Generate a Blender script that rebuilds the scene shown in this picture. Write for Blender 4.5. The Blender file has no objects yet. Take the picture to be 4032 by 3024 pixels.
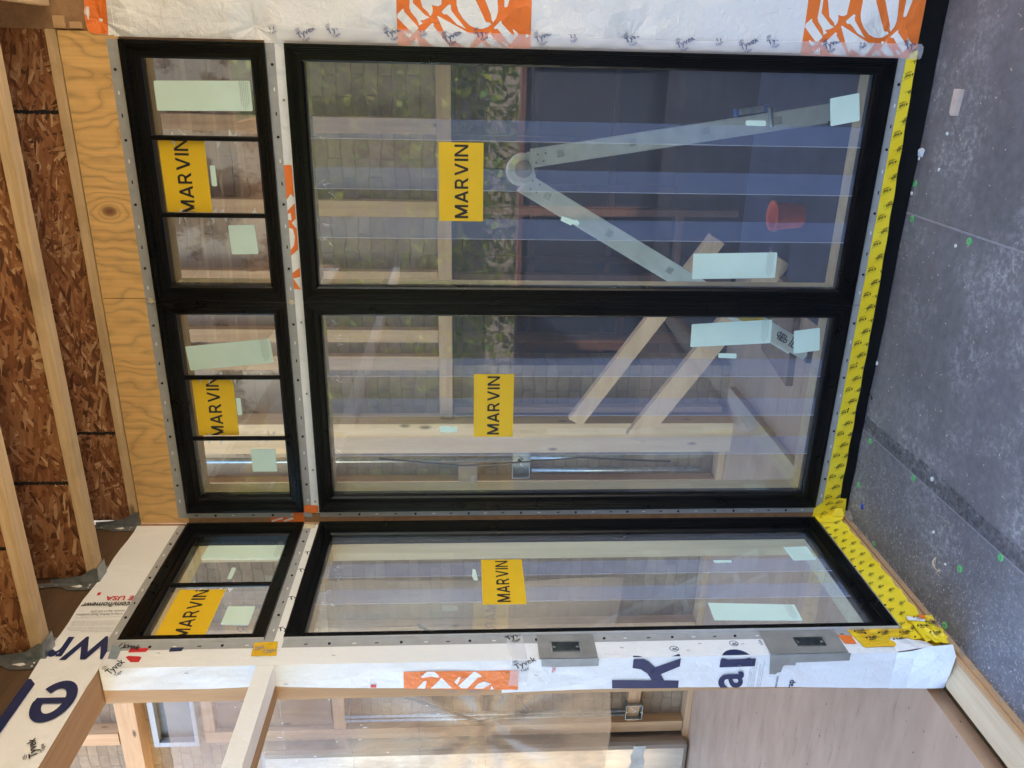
import bpy, bmesh, math, random
from mathutils import Vector, Matrix
from math import radians, sin, cos, pi
random.seed(7)
scene = bpy.context.scene
COL = scene.collection

# ------------------------------------------------------------ camera (the photo was taken sideways: the camera is rolled by 90 degrees)
cam_d = bpy.data.cameras.new('camera')
cam = bpy.data.objects.new('camera', cam_d); COL.objects.link(cam)
yaw, pitch = -0.37948, -0.0594
fwd = Vector((sin(yaw)*cos(pitch), cos(yaw)*cos(pitch), sin(pitch)))
rgt = Vector((cos(yaw), -sin(yaw), 0.0))
upv = rgt.cross(fwd)
Mx = Matrix((( -upv.x, rgt.x, -fwd.x, 1.7937), (-upv.y, rgt.y, -fwd.y, -2.9449), (-upv.z, rgt.z, -fwd.z, 1.6), (0, 0, 0, 1)))
cam.matrix_world = Mx
cam_d.sensor_width = 36.0; cam_d.lens = 28.325; cam_d.clip_start = 0.05; cam_d.clip_end = 500
scene.camera = cam

# ------------------------------------------------------------ sky and sun
SUN_EL, SUN_AZ = radians(50), radians(58)      # the sun stands behind the house, the porch is in open shade
world = bpy.data.worlds.new('World'); scene.world = world; world.use_nodes = True
wn = world.node_tree
bg = wn.nodes['Background']; sky = wn.nodes.new('ShaderNodeTexSky')
sky.sky_type = 'NISHITA'; sky.sun_disc = False
sky.sun_elevation = SUN_EL; sky.sun_rotation = SUN_AZ
wn.links.new(sky.outputs[0], bg.inputs[0]); bg.inputs[1].default_value = 0.15
sun_d = bpy.data.lights.new('sun', 'SUN'); sun_d.energy = 5.0; sun_d.angle = radians(0.5); sun_d.color = (1, .93, .82)
sun = bpy.data.objects.new('sun', sun_d); COL.objects.link(sun)
sdir = Vector((sin(SUN_AZ)*cos(SUN_EL), cos(SUN_AZ)*cos(SUN_EL), sin(SUN_EL)))   # direction to the sun
sun.rotation_euler = (-sdir).to_track_quat('-Z', 'Y').to_euler()
scene.view_settings.view_transform = 'Standard'; scene.view_settings.look = 'None'
scene.view_settings.exposure = 3.08; scene.view_settings.gamma = 1
scene.cycles.max_bounces = 10; scene.cycles.diffuse_bounces = 5; scene.cycles.glossy_bounces = 4
scene.cycles.transparent_max_bounces = 24; scene.cycles.transmission_bounces = 4

# ------------------------------------------------------------ helpers
class MB:
    def __init__(s): s.v = []; s.f = []; s.m = []
    def face(s, pts, mi=0):
        n = len(s.v); s.v += [tuple(p) for p in pts]; s.f.append(list(range(n, n+len(pts)))); s.m.append(mi)
    def box(s, x0, x1, y0, y1, z0, z1, mi=0):
        n = len(s.v)
        s.v += [(x0,y0,z0),(x1,y0,z0),(x1,y1,z0),(x0,y1,z0),(x0,y0,z1),(x1,y0,z1),(x1,y1,z1),(x0,y1,z1)]
        for f in ((0,3,2,1),(4,5,6,7),(0,1,5,4),(1,2,6,5),(2,3,7,6),(3,0,4,7)):
            s.f.append([n+i for i in f]); s.m.append(mi)
        return s
    def beam(s, p, q, w, h, upd=(0,0,1), mi=0):
        p, q = Vector(p), Vector(q); d = (q-p).normalized(); u = Vector(upd); a = d.cross(u).normalized(); b = a.cross(d).normalized()
        n = len(s.v)
        for e in (p, q):
            for sa, sb in ((-1,-1),(1,-1),(1,1),(-1,1)): s.v.append(tuple(e + a*sa*w/2 + b*sb*h/2))
        for f in ((3,2,1,0),(4,5,6,7),(0,1,5,4),(1,2,6,5),(2,3,7,6),(3,0,4,7)):
            s.f.append([n+i for i in f]); s.m.append(mi)
        return s
    def tube(s, pts, r, seg=10, mi=0, cap=True):
        pts = [Vector(p) for p in pts]; n0 = len(s.v); a = None
        for i, p in enumerate(pts):
            d = (pts[min(i+1, len(pts)-1)] - pts[max(i-1, 0)]).normalized()
            if a is None: a = d.orthogonal().normalized()
            else: a = (a - d*a.dot(d)).normalized()
            b = d.cross(a); ri = r[i] if isinstance(r, (list, tuple)) else r
            for k in range(seg):
                t = 2*pi*k/seg; s.v.append(tuple(p + (a*cos(t)+b*sin(t))*ri))
        for i in range(len(pts)-1):
            for k in range(seg):
                s.f.append([n0+i*seg+k, n0+i*seg+(k+1)%seg, n0+(i+1)*seg+(k+1)%seg, n0+(i+1)*seg+k]); s.m.append(mi)
        if cap:
            s.f.append([n0+k for k in range(seg)][::-1]); s.m.append(mi)
            s.f.append([n0+(len(pts)-1)*seg+k for k in range(seg)]); s.m.append(mi)
        return s
    def poly(s, pts, P, d, mi=0): s.face([P(a, b, d) for a, b in pts], mi); return s
    def prism(s, pts, P, d0, d1, mi=0):
        n = len(pts); a = [P(x, y, d0) for x, y in pts]; b = [P(x, y, d1) for x, y in pts]
        s.face(a[::-1], mi); s.face(b, mi)
        for i in range(n): s.face([a[i], a[(i+1) % n], b[(i+1) % n], b[i]], mi)
        return s
    def disc(s, c, r, P, d, seg=16, mi=0, ry=None):
        s.poly([(c[0]+r*cos(2*pi*k/seg), c[1]+(ry or r)*sin(2*pi*k/seg)) for k in range(seg)], P, d, mi); return s
    def puck(s, c, r, P, d0, d1, seg=14, mi=0):
        s.prism([(c[0]+r*cos(2*pi*k/seg), c[1]+r*sin(2*pi*k/seg)) for k in range(seg)], P, d0, d1, mi); return s
    def grid(s, P, a0, a1, b0, b1, na, nb, h, mi=0):
        n = len(s.v)
        for i in range(na+1):
            for j in range(nb+1):
                a = a0+(a1-a0)*i/na; b = b0+(b1-b0)*j/nb; s.v.append(tuple(P(a, b, h(a, b))))
        for i in range(na):
            for j in range(nb):
                q = n+i*(nb+1)+j; s.f.append([q, q+nb+1, q+nb+2, q+1]); s.m.append(mi)
        return s

LOC = {}
def build(name, mb, mats, parent=None, bevel=0, smooth=False, fix=True):
    if not isinstance(mats, (list, tuple)): mats = [mats]
    me = bpy.data.meshes.new(name)
    if parent is None:
        xs, ys, zs = zip(*mb.v); L = Vector(((min(xs)+max(xs))/2, (min(ys)+max(ys))/2, min(zs)))
    else: L = LOC[parent.name]
    me.from_pydata([tuple(Vector(p)-L) for p in mb.v], [], mb.f); me.update()
    for m in mats: me.materials.append(m)
    me.polygons.foreach_set('material_index', mb.m)
    if fix:
        bm = bmesh.new(); bm.from_mesh(me); bmesh.ops.remove_doubles(bm, verts=bm.verts, dist=1e-5)
        bmesh.ops.recalc_face_normals(bm, faces=bm.faces); bm.to_mesh(me); bm.free()
    if smooth: me.polygons.foreach_set('use_smooth', [True]*len(me.polygons))
    o = bpy.data.objects.new(name, me); COL.objects.link(o)
    if parent is None: o.location = L
    else: o.parent = parent
    LOC[o.name] = L
    if bevel:
        b = o.modifiers.new('bevel', 'BEVEL'); b.width = bevel; b.segments = 2; b.limit_method = 'ANGLE'
    return o
def thing(name, label, cat, loc, group=None):
    o = bpy.data.objects.new(name, None); COL.objects.link(o); o.location = loc; o.empty_display_size = .05
    LOC[o.name] = Vector(loc); o['label'] = label; o['category'] = cat
    if group: o['group'] = group
    return o
def tag(o, label, cat, group=None, kind=None):
    o['label'] = label; o['category'] = cat
    if group: o['group'] = group
    if kind: o['kind'] = kind
    return o
def struct(o, label=None):
    o['kind'] = 'structure'
    if label: o['label'] = label
    return o

_tc = {}
def text_geo(body, bold=0.0):
    k = (body, bold)
    if k not in _tc:
        cu = bpy.data.curves.new('lettering', 'FONT'); cu.body = body; cu.size = 1.0; cu.offset = bold; cu.resolution_u = 3
        ob = bpy.data.objects.new('lettering', cu); COL.objects.link(ob)
        dg = bpy.context.evaluated_depsgraph_get(); me = ob.evaluated_get(dg).to_mesh()
        vs = [(v.co.x, v.co.y) for v in me.vertices]; fs = [list(p.vertices) for p in me.polygons]
        xs = [a for a, b in vs] or [0]; x0, x1 = min(xs), max(xs)
        ob.evaluated_get(dg).to_mesh_clear(); bpy.data.objects.remove(ob); bpy.data.curves.remove(cu)
        _tc[k] = ([(a-x0, b) for a, b in vs], fs, x1-x0)
    return _tc[k]
def add_text(mb, body, P, d, at, size, ang=0, bold=0.0, width=None, clip=None, mi=0, center=False, shear=0):
    """ang is the reading direction in the plane (degrees); size is the letter size; width scales the line to a real length"""
    vs, fs, w = text_geo(body, bold); sx = (width/w if width else size); sy = size
    c, s_ = cos(radians(ang)), sin(radians(ang)); n = len(mb.v); out = []
    for x, y in vs:
        x = x*sx + shear*y*sy; y = y*sy
        if center: x -= w*sx/2; y -= .35*sy
        out.append((at[0]+x*c-y*s_, at[1]+x*s_+y*c))
    if clip:
        a0, a1, b0, b1 = clip
        tmp = bmesh.new(); bv = [tmp.verts.new((a, b, 0)) for a, b in out]
        for f in fs:
            try: tmp.faces.new([bv[i] for i in f])
            except ValueError: pass
        for co, no in (((a0,0,0),(-1,0,0)), ((a1,0,0),(1,0,0)), ((0,b0,0),(0,-1,0)), ((0,b1,0),(0,1,0))):
            bmesh.ops.bisect_plane(tmp, geom=tmp.verts[:]+tmp.edges[:]+tmp.faces[:], plane_co=co, plane_no=no, clear_outer=True)
        tmp.verts.index_update(); out = [(v.co.x, v.co.y) for v in tmp.verts]; fs = [[v.index for v in f.verts] for f in tmp.faces]; tmp.free()
    mb.v += [tuple(P(a, b, d)) for a, b in out]
    for f in fs: mb.f.append([n+i for i in f]); mb.m.append(mi)

GLYPH = {  # heavy block capitals as sets of polygons in a unit box
 'M': (1.12, [[(0,0),(.19,0),(.19,1),(0,1)], [(.93,0),(1.12,0),(1.12,1),(.93,1)], [(0,1),(.235,1),(.62,.22),(.47,.0)], [(1.12,1),(.885,1),(.50,.22),(.65,.0)]]),
 'A': (1.02, [[(0,0),(.205,0),(.61,1),(.41,1)], [(1.02,0),(.815,0),(.41,1),(.61,1)], [(.22,.20),(.80,.20),(.73,.37),(.29,.37)]]),
 'R': (.92, [[(0,0),(.19,0),(.19,1),(0,1)], [(.10,.83),(.48,.83),(.48,1),(.10,1)], [(.10,.37),(.48,.37),(.48,.53),(.10,.53)], [(.40,.40),(.60,.44),(.92,0),(.69,0)]] +
   [[(.47+.315*sin(a), .685+.315*cos(a)), (.47+.315*sin(b), .685+.315*cos(b)), (.47+.145*sin(b), .685+.150*cos(b)), (.47+.145*sin(a), .685+.150*cos(a))] for a, b in [(pi*k/8, pi*(k+1)/8) for k in range(8)]]),
 'V': (1.02, [[(0,1),(.205,1),(.61,0),(.41,0)], [(1.02,1),(.815,1),(.41,0),(.61,0)]]),
 'I': (.19, [[(0,0),(.19,0),(.19,1),(0,1)]]),
 'N': (.96, [[(0,0),(.18,0),(.18,1),(0,1)], [(.78,0),(.96,0),(.96,1),(.78,1)], [(0,1),(.21,1),(.96,0),(.75,0)]])}
def block_text(mb, body, P, d, x0, x1, z0, hgt, clip):
    tot = sum(GLYPH[c][0] for c in body)+.17*(len(body)-1); sx = (x1-x0)/tot; x = x0; kk = 0
    a0, a1, b0, b1 = clip
    for c in body:
        for q in GLYPH[c][1]:
            pts = [(x+u*sx, z0+v*hgt) for u, v in q]
            for ax, lim, sg in ((0, a0, 1), (0, a1, -1)):       # clip the polygon at the sides of the sheet
                o = []
                for i in range(len(pts)):
                    p, r = pts[i], pts[(i+1) % len(pts)]; pi_, ri = (p[ax]-lim)*sg >= 0, (r[ax]-lim)*sg >= 0
                    if pi_: o.append(p)
                    if pi_ != ri: t = (lim-p[ax])/(r[ax]-p[ax]); o.append((p[0]+(r[0]-p[0])*t, p[1]+(r[1]-p[1])*t))
                pts = o
            if len(pts) > 2: mb.poly(pts, P, d+.00006*(kk % 4))
            kk += 1
        x += (GLYPH[c][0]+.17)*sx
YJ = -.86
def PF(x, z, d): return (x, -d, z)          # front wall, seen from the porch
def PS(y, z, d): return (d, y, z)           # side wall
def PJ(x, z, d): return (x, YJ-d, z)        # end face of the post
def PW(a, z, d):                            # post wrapped round its corner: a<0 on the end face, a>0 on the side wall
    return (a, YJ-d, z) if a <= 0 else (d, YJ+a, z)
FZ = -.045
def PG(x, y, d): return (x, y, FZ+d)        # porch floor

# ------------------------------------------------------------ materials
class N:
    def __init__(s, name):
        s.m = bpy.data.materials.new(name); s.m.use_nodes = True; s.t = s.m.node_tree
        s.b = s.t.nodes['Principled BSDF']; s.out = s.t.nodes['Material Output']
        s.g = s.t.nodes.new('ShaderNodeNewGeometry'); s.P = s.g.outputs['Position']
    def n(s, typ, ins=None, **kw):
        x = s.t.nodes.new(typ)
        for k, v in kw.items(): setattr(x, k, v)
        for k, v in (ins or {}).items():
            if hasattr(v, 'is_output') or hasattr(v, 'links'): s.t.links.new(v, x.inputs[k])
            else: x.inputs[k].default_value = v
        return x
    def l(s, a, b): s.t.links.new(a, b)
    def map(s, scale=(1,1,1), rot=(0,0,0), loc=(0,0,0), src=None):
        return s.n('ShaderNodeMapping', {'Vector': src or s.P, 'Scale': scale, 'Rotation': rot, 'Location': loc}).outputs[0]
    def noise(s, vec, scale=5, detail=3, rough=.5, dist=0, out=0):
        return s.n('ShaderNodeTexNoise', {'Vector': vec, 'Scale': scale, 'Detail': detail, 'Roughness': rough, 'Distortion': dist}).outputs[out]
    def ramp(s, fac, stops, interp='LINEAR'):
        r = s.n('ShaderNodeValToRGB', {'Fac': fac}); cr = r.color_ramp; cr.interpolation = interp
        while len(cr.elements) < len(stops): cr.elements.new(.5)
        for e, (p, c) in zip(cr.elements, stops):
            e.position = p; e.color = (c, c, c, 1) if isinstance(c, (int, float)) else (*c, 1)
        return r.outputs[0]
    def mix(s, f, a, b, mode='MIX'):
        x = s.n('ShaderNodeMix', data_type='RGBA', blend_type=mode)
        for sock, v in ((x.inputs[0], f), (x.inputs[6], a), (x.inputs[7], b)):
            if hasattr(v, 'links'): s.l(v, sock)
            else: sock.default_value = v if isinstance(v, (int, float)) else (*v, 1)
        return x.outputs[2]
    def math(s, op, a, b=0.0, c=0.0):
        x = s.n('ShaderNodeMath', operation=op)
        for i, v in enumerate((a, b, c)):
            if hasattr(v, 'links'): s.l(v, x.inputs[i])
            else: x.inputs[i].default_value = v
        return x.outputs[0]
    def sep(s, vec=None):
        return s.n('ShaderNodeSeparateXYZ', {0: vec or s.P}).outputs
    def bump(s, h, strength=.3, dist=.01):
        b = s.n('ShaderNodeBump', {'Height': h, 'Strength': strength, 'Distance': dist}); s.l(b.outputs[0], s.b.inputs['Normal']); return b
    def set(s, col=None, rough=None, metal=None, spec=None):
        for k, v in (('Base Color', col), ('Roughness', rough), ('Metallic', metal), ('Specular IOR Level', spec)):
            if v is None: continue
            if hasattr(v, 'links'): s.l(v, s.b.inputs[k])
            else: s.b.inputs[k].default_value = (*v, 1) if isinstance(v, tuple) else v
        return s.m
def plain(name, col, rough=.6, metal=0.0, var=.15, scale=30, spec=.5):
    k = N(name); f = k.noise(k.P, scale, 4)
    a = tuple(c*(1-var) for c in col); b = tuple(min(1, c*(1+var)) for c in col)
    return k.set(k.ramp(f, [(.3, a), (.7, b)]), rough, metal, spec)
def wood(name, axis, light, dark, knots=True, fine=1.0, rough=.75, seed=0, blotch=0.0):
    k = N(name); sc = [22*fine]*3; sc[axis] = 1.3*fine
    v = k.map(tuple(sc), loc=(seed, seed*1.7, seed*.3))
    f = k.noise(v, 1.0, 6, .62, .5); f2 = k.noise(v, 5.0, 3, .6)
    c = k.ramp(f, [(.25, dark), (.5, tuple((a+b)/2 for a, b in zip(light, dark))), (.72, light)])
    c = k.mix(.22, c, k.ramp(f2, [(.3, dark), (.7, light)]))
    if knots:
        vs = [7.0]*3; vs[axis] = 2.6
        vo = k.n('ShaderNodeTexVoronoi', {'Vector': k.map(tuple(vs), loc=(seed+3, 1.1, seed)), 'Scale': 1.0}).outputs['Distance']
        c = k.mix(k.ramp(vo, [(.05, 1.0), (.11, 0.0)]), c, tuple(x*.35 for x in dark))
    if blotch:
        c = k.mix(k.ramp(k.noise(k.P, 3.5, 5, .6), [(.5, 0.0), (.72, blotch)]), c, tuple(x*.45 for x in dark))  # darker blotches scattered by coarse noise
    k.bump(f2, .25, .002)
    return k.set(c, rough)
PINE_L, PINE_D = (.62, .40, .21), (.38, .21, .10)
M = {}
M['pine_x'] = wood('pine_grain_x', 0, PINE_L, PINE_D)
M['pine_y'] = wood('pine_grain_y', 1, PINE_L, PINE_D, seed=2)
M['pine_z'] = wood('pine_grain_z', 2, PINE_L, PINE_D, seed=5)
M['pale_z'] = wood('pale_jamb', 2, (.62, .50, .33), (.45, .33, .2), knots=False, seed=1)
M['plate_y'] = wood('pale_sill_grain', 1, (.74, .56, .34), (.56, .38, .20), seed=21)
M['bright_z'] = wood('clean_pine', 2, (.80, .56, .32), (.60, .38, .19), seed=31)
M['header_y'] = wood('header_lumber', 1, (.42, .25, .13), (.22, .12, .06), seed=9)
M['flange'] = wood('joist_flange', 0, (.80, .60, .36), (.50, .32, .16), fine=1.6, seed=4, blotch=.45)
M['rim'] = wood('rim_board', 1, (.13, .075, .035), (.06, .032, .015), knots=False, seed=8)
M['plank'] = wood('dusty_plank', 1, (.40, .30, .20), (.28, .19, .12), seed=17)
M['old_z'] = wood('old_wood', 2, (.28, .17, .10), (.13, .075, .045), seed=6)
def osb():
    k = N('strand_board'); col = None
    for i, (ang, loc) in enumerate(((8, 0), (55, 3), (-38, 7), (-72, 11), (25, 17), (-12, 23))):
        v0 = k.map((1, 1, 1), (0, radians(ang), 0), (loc, loc, loc))
        nz = k.noise(v0, 14, 3, .5, out=1)
        v1 = k.n('ShaderNodeVectorMath', {0: v0, 1: k.n('ShaderNodeVectorMath', {0: nz, 'Scale': .008}, operation='SCALE').outputs[0]}, operation='ADD').outputs[0]
        v = k.map((11+i*1.2, 11, 62+i*6), src=v1)
        vo = k.n('ShaderNodeTexVoronoi', {'Vector': v, 'Scale': 1.0, 'Randomness': 1.0})
        r = k.sep(vo.outputs['Color'])
        c = k.ramp(r[0], [(0, (.10, .034, .014)), (.3, (.27, .105, .038)), (.65, (.38, .165, .065)), (.88, (.48, .25, .11)), (1, (.70, .47, .26))])
        if col is None: col = c
        else: col = k.mix(k.ramp(r[1], [(.60, 0.0), (.62, 1.0)]), col, c)
    fine = k.noise(k.map((30, 30, 220)), 1, 3)
    col = k.mix(.5, col, k.ramp(k.math('MULTIPLY', fine, k.noise(k.P, 9, 5, .7)), [(.12, .5), (.34, 1.1)]), 'MULTIPLY')
    k.bump(fine, .35, .002)
    return k.set(col, .7)
M['osb'] = osb()
def plywood():
    k = N('fir_plywood'); P = k.sep(); 
    # cathedral grain running up and down the sheet, with one knot eye
    kx, kz = 1.277, 2.850
    dx = k.math('SUBTRACT', P[0], kx); dz = k.math('SUBTRACT', P[2], kz)
    r = k.math('SQRT', k.math('ADD', k.math('MULTIPLY', k.math('MULTIPLY', dx, dx), 2.2), k.math('MULTIPLY', dz, dz)))
    pull = k.math('MULTIPLY', k.math('EXPONENT', k.math('MULTIPLY', r, -16.0)), -.85)
    wob = k.noise(k.map((2.2, 1, 1.1), loc=(4, 0, 0)), 2.0, 3, .5)
    sx = k.math('ADD', k.math('MULTIPLY', P[0], 2.6), k.math('ADD', k.math('MULTIPLY', wob, 1.5), pull))
    sx = k.math('ADD', sx, k.math('MULTIPLY', k.noise(k.map((9, 1, 5)), 1.0, 3), .07))
    w = k.math('PINGPONG', k.math('MULTIPLY', sx, 13.0), 1.0)
    c = k.ramp(w, [(0, (.40, .215, .075)), (.10, (.58, .34, .13)), (.5, (.80, .47, .165)), (1, (.84, .52, .19))])
    c = k.mix(.45, c, k.ramp(k.noise(k.map((70, 70, 3)), 1, 4, .6), [(.3, (.50, .29, .11)), (.7, (.86, .58, .25))]))
    c = k.mix(k.ramp(k.noise(k.P, 7, 5, .65), [(.56, 0.0), (.75, .35)]), c, (.34, .20, .10))
    c = k.mix(k.ramp(r, [(.010, 1.0), (.024, .55), (.032, 0.0)]), c, (.22, .095, .04))
    k.bump(w, .12, .001)
    return k.set(c, .62)
M['ply'] = plywood()
def wrap_mat(name, base=(.83, .86, .91), pins=None, wr=.5, plane='xz'):
    """spun-bonded wrap: soft wrinkles and pulls radiating from the cap nails, all as relief"""
    k = N(name); P = k.sep(); h = k.noise(k.map((1.0, 1.0, .55)), 5, 3, .5, .8)
    h = k.math('MULTIPLY', h, .55); h = k.math('ADD', h, k.math('MULTIPLY', k.noise(k.P, 38, 3, .6, .6), .10))
    A = P[0] if plane == 'xz' else P[1]
    for (px, pz) in (pins or []):
        dx = k.math('SUBTRACT', A, px); dz = k.math('SUBTRACT', P[2], pz)
        r = k.math('SQRT', k.math('ADD', k.math('MULTIPLY', dx, dx), k.math('MULTIPLY', dz, dz)))
        th = k.math('ARCTAN2', dx, dz)
        v = k.n('ShaderNodeCombineXYZ', {0: k.math('MULTIPLY', th, 1.15), 1: k.math('MULTIPLY', r, 3.0), 2: px*9}).outputs[0]
        st = k.math('MULTIPLY', k.noise(v, 1.0, 1.5, .5), k.math('MINIMUM', k.math('MULTIPLY', r, 11.0), 1.0))
        f = k.math('EXPONENT', k.math('MULTIPLY', r, -7.0))
        h = k.math('ADD', h, k.math('MULTIPLY', k.math('MULTIPLY', st, f), 1.5))
    k.bump(h, wr, .05)
    v2 = k.noise(k.P, 4, 4, .6)
    return k.set(k.ramp(v2, [(.3, tuple(c*.955 for c in base)), (.7, base)]), .42, 0.0, .4)
PINS = [(1.894, 2.778), (1.887, 2.285), (1.885, 1.829), (1.88, 1.389), (1.879, 1.04), (1.887, .161)]
M['wrap_f'] = wrap_mat('house_wrap', pins=PINS+[(2.05, 2.55), (2.1, 1.2)], wr=1.0)
M['wrap_s'] = wrap_mat('house_wrap_soft', wr=.6, base=(.84, .86, .89))
def ink(name, col, plane='xz'):
    m = wrap_mat(name, base=col, pins=PINS if plane == 'xz' else None, wr=.9); return m
M['orange'] = ink('orange_print', (.88, .21, .04)); M['white_ink'] = ink('white_print', (.86, .87, .88))
M['navy'] = plain('navy_print', (.018, .028, .10), .45, var=.1)
M['ink_blue'] = plain('blue_print', (.09, .11, .24), .5)
M['red_ink'] = plain('red_print', (.60, .03, .04), .5)
M['black_ink'] = plain('black_print', (.02, .02, .022), .5)
M['grey_ink'] = plain('grey_print', (.30, .30, .32), .6)
def translucent(name, col, a, rough=.3, noise=0):
    """thin clear sheet: part of the light goes straight through, part is scattered by the sheet"""
    k = N(name); k.set(col, rough)
    tr = k.n('ShaderNodeBsdfTransparent'); mx = k.n('ShaderNodeMixShader', {0: a})
    if noise:
        f = k.ramp(k.noise(k.map((3, 3, 1.2)), 4, 5, .6, 1.2), [(.35, max(0, a-noise)), (.7, a+noise)]); k.l(f, mx.inputs[0])
    k.l(tr.outputs[0], mx.inputs[1]); k.l(k.b.outputs[0], mx.inputs[2]); k.l(mx.outputs[0], k.out.inputs[0]); return k.m
M['clear_tape'] = translucent('translucent_white_tape', (.84, .85, .90), .38, .3)
M['poly'] = translucent('poly_sheeting', (.44, .31, .21), .42, .2, .08)
M['film'] = translucent('protective_film', (.46, .50, .64), .105, .25)  # tint and haze also stand in for the bluish reflection veil
M['film2'] = translucent('protective_film_double', (.36, .50, .92), .17, .25)  # stronger blue of the overlap also paints in reflected sky
M['film_edge'] = translucent('protective_film_edge', (.8, .85, .95), .5, .3)
M['shred'] = translucent('torn_film', (.9, .92, .95), .7, .3)
def glass():
    k = N('window_glass'); gl = k.n('ShaderNodeBsdfGlossy', {'Roughness': .015, 'Color': (.95, .97, 1, 1)}); tr = k.n('ShaderNodeBsdfTransparent', {'Color': (.93, .97, .95, 1)})
    fr = k.n('ShaderNodeFresnel', {'IOR': 2.0}); mx = k.n('ShaderNodeMixShader', {0: k.math('MULTIPLY', fr.outputs[0], k.math('SUBTRACT', 1.0, k.g.outputs['Backfacing']))})
    k.bump(k.noise(k.P, 1.7, 1), .06, .004)
    b = [n for n in k.t.nodes if n.type == 'BUMP'][0]; k.l(b.outputs[0], gl.inputs['Normal'])
    k.l(tr.outputs[0], mx.inputs[1]); k.l(gl.outputs[0], mx.inputs[2]); k.l(mx.outputs[0], k.out.inputs[0]); return k.m
M['glass'] = glass()
def black_alu():
    k = N('black_window_cladding'); f = k.noise(k.P, 9, 5, .7); s = k.noise(k.P, 160, 2)
    c = k.mix(k.ramp(k.math('MULTIPLY', f, s), [(.30, 0.0), (.46, .35)]), (.002, .0022, .003), (.02, .022, .028))
    return k.set(c, k.ramp(f, [(.3, .24), (.7, .42)]), 0.0, .26)
M['black'] = black_alu()
M['vinyl'] = plain('grey_vinyl_fin', (.36, .37, .385), .45, var=.08)
M['vinyl_l'] = plain('pale_vinyl_edge', (.62, .63, .65), .4, var=.05)
M['hole'] = plain('dark_hole', (.012, .012, .012), .8)
M['yellow'] = plain('yellow_label', (.80, .52, .02), .5, var=.05, scale=6)
M['label'] = plain('pale_green_label', (.66, .86, .80), .45, var=.035, scale=9)
def ytape():
    k = N('yellow_flashing_tape'); f = k.noise(k.P, 16, 4, .6, .8); k.bump(f, .5, .008)
    return k.set(k.ramp(k.noise(k.P, 7, 3), [(.35, (.90, .66, .02)), (.7, (.93, .75, .045))]), .32)
M['ytape'] = ytape()
def ytape2():
    k = N('amber_flashing_tape'); f = k.noise(k.P, 30, 4, .6, 1.2); k.bump(f, .8, .012)
    return k.set(k.ramp(k.noise(k.P, 12, 3), [(.35, (.80, .44, .01)), (.7, (.84, .60, .02))]), .28)
M['ytape2'] = ytape2()
def duct():
    k = N('grey_cloth_tape'); w = k.n('ShaderNodeTexWave', {'Vector': k.P, 'Scale': 160.0, 'Distortion': .5}, bands_direction='Z').outputs[0]
    h = k.math('ADD', k.math('MULTIPLY', w, .15), k.noise(k.P, 22, 3, .6, 1)); k.bump(h, .45, .006)
    return k.set(k.ramp(k.noise(k.P, 12, 3), [(.3, (.25, .25, .24)), (.7, (.36, .36, .35))]), .38, .2)
M['duct_tape'] = duct()
M['galv'] = plain('galvanised_steel', (.34, .37, .38), .42, .85, var=.2, scale=40)
M['steel'] = plain('dull_steel', (.30, .33, .35), .42, .7, var=.25, scale=20)
def membrane():
    k = N('grey_roof_membrane'); P = k.P
    big = k.noise(P, 2.2, 5, .6); mid = k.noise(P, 26, 5, .75); fine = k.noise(P, 260, 2, .6)
    c = k.ramp(big, [(.3, (.12, .116, .124)), (.7, (.21, .205, .215))])
    c = k.mix(.45, c, k.ramp(mid, [(.3, (.09, .087, .092)), (.72, (.25, .245, .255))]))
    chalk = k.math('MULTIPLY', k.ramp(k.noise(k.map((1, 1, 1), loc=(5, 2, 0)), 3.2, 4, .6), [(.48, 0.0), (.66, 1.0)]), k.ramp(k.noise(P, 42, 5, .8), [(.48, .10), (.62, .9)]))
    sx = k.sep(); ax = k.math('ABSOLUTE', k.math('SUBTRACT', sx[0], .16)); near = k.ramp(ax, [(.02, .9), (.5, 0.0)])
    c = k.mix(k.math('MULTIPLY', k.math('MAXIMUM', chalk, k.math('MULTIPLY', near, k.ramp(k.noise(P, 95, 4, .8), [(.53, 0.0), (.66, .9)]))), .8), c, (.50, .50, .51))
    sp = k.n('ShaderNodeTexVoronoi', {'Vector': P, 'Scale': 48.0}).outputs
    spk = k.math('MULTIPLY', k.ramp(sp['Distance'], [(.10, 1.0), (.17, 0.0)]), k.ramp(k.sep(sp['Color'])[0], [(.90, 0.0), (.92, 1.0)]))
    c = k.mix(spk, c, (.62, .62, .60))
    k.bump(k.math('ADD', mid, k.math('MULTIPLY', fine, .4)), .25, .003)
    return k.set(c, .62)
M['membrane'] = membrane()
def dull(name):
    k = N(name); tr = k.n('ShaderNodeBsdfTransparent'); mx = k.n('ShaderNodeMixShader', {0: k.ramp(k.noise(k.P, 45, 5, .8), [(.40, .03), (.60, .5)])})
    k.set((.07, .07, .078), .6); k.l(tr.outputs[0], mx.inputs[1]); k.l(k.b.outputs[0], mx.inputs[2]); k.l(mx.outputs[0], k.out.inputs[0]); return k.m
M['tar'] = dull('worn_dark_adhesive_band')
M['flash'] = plain('black_membrane_upstand', (.005, .0055, .0065), .7, var=.3, scale=14, spec=.15)
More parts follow.
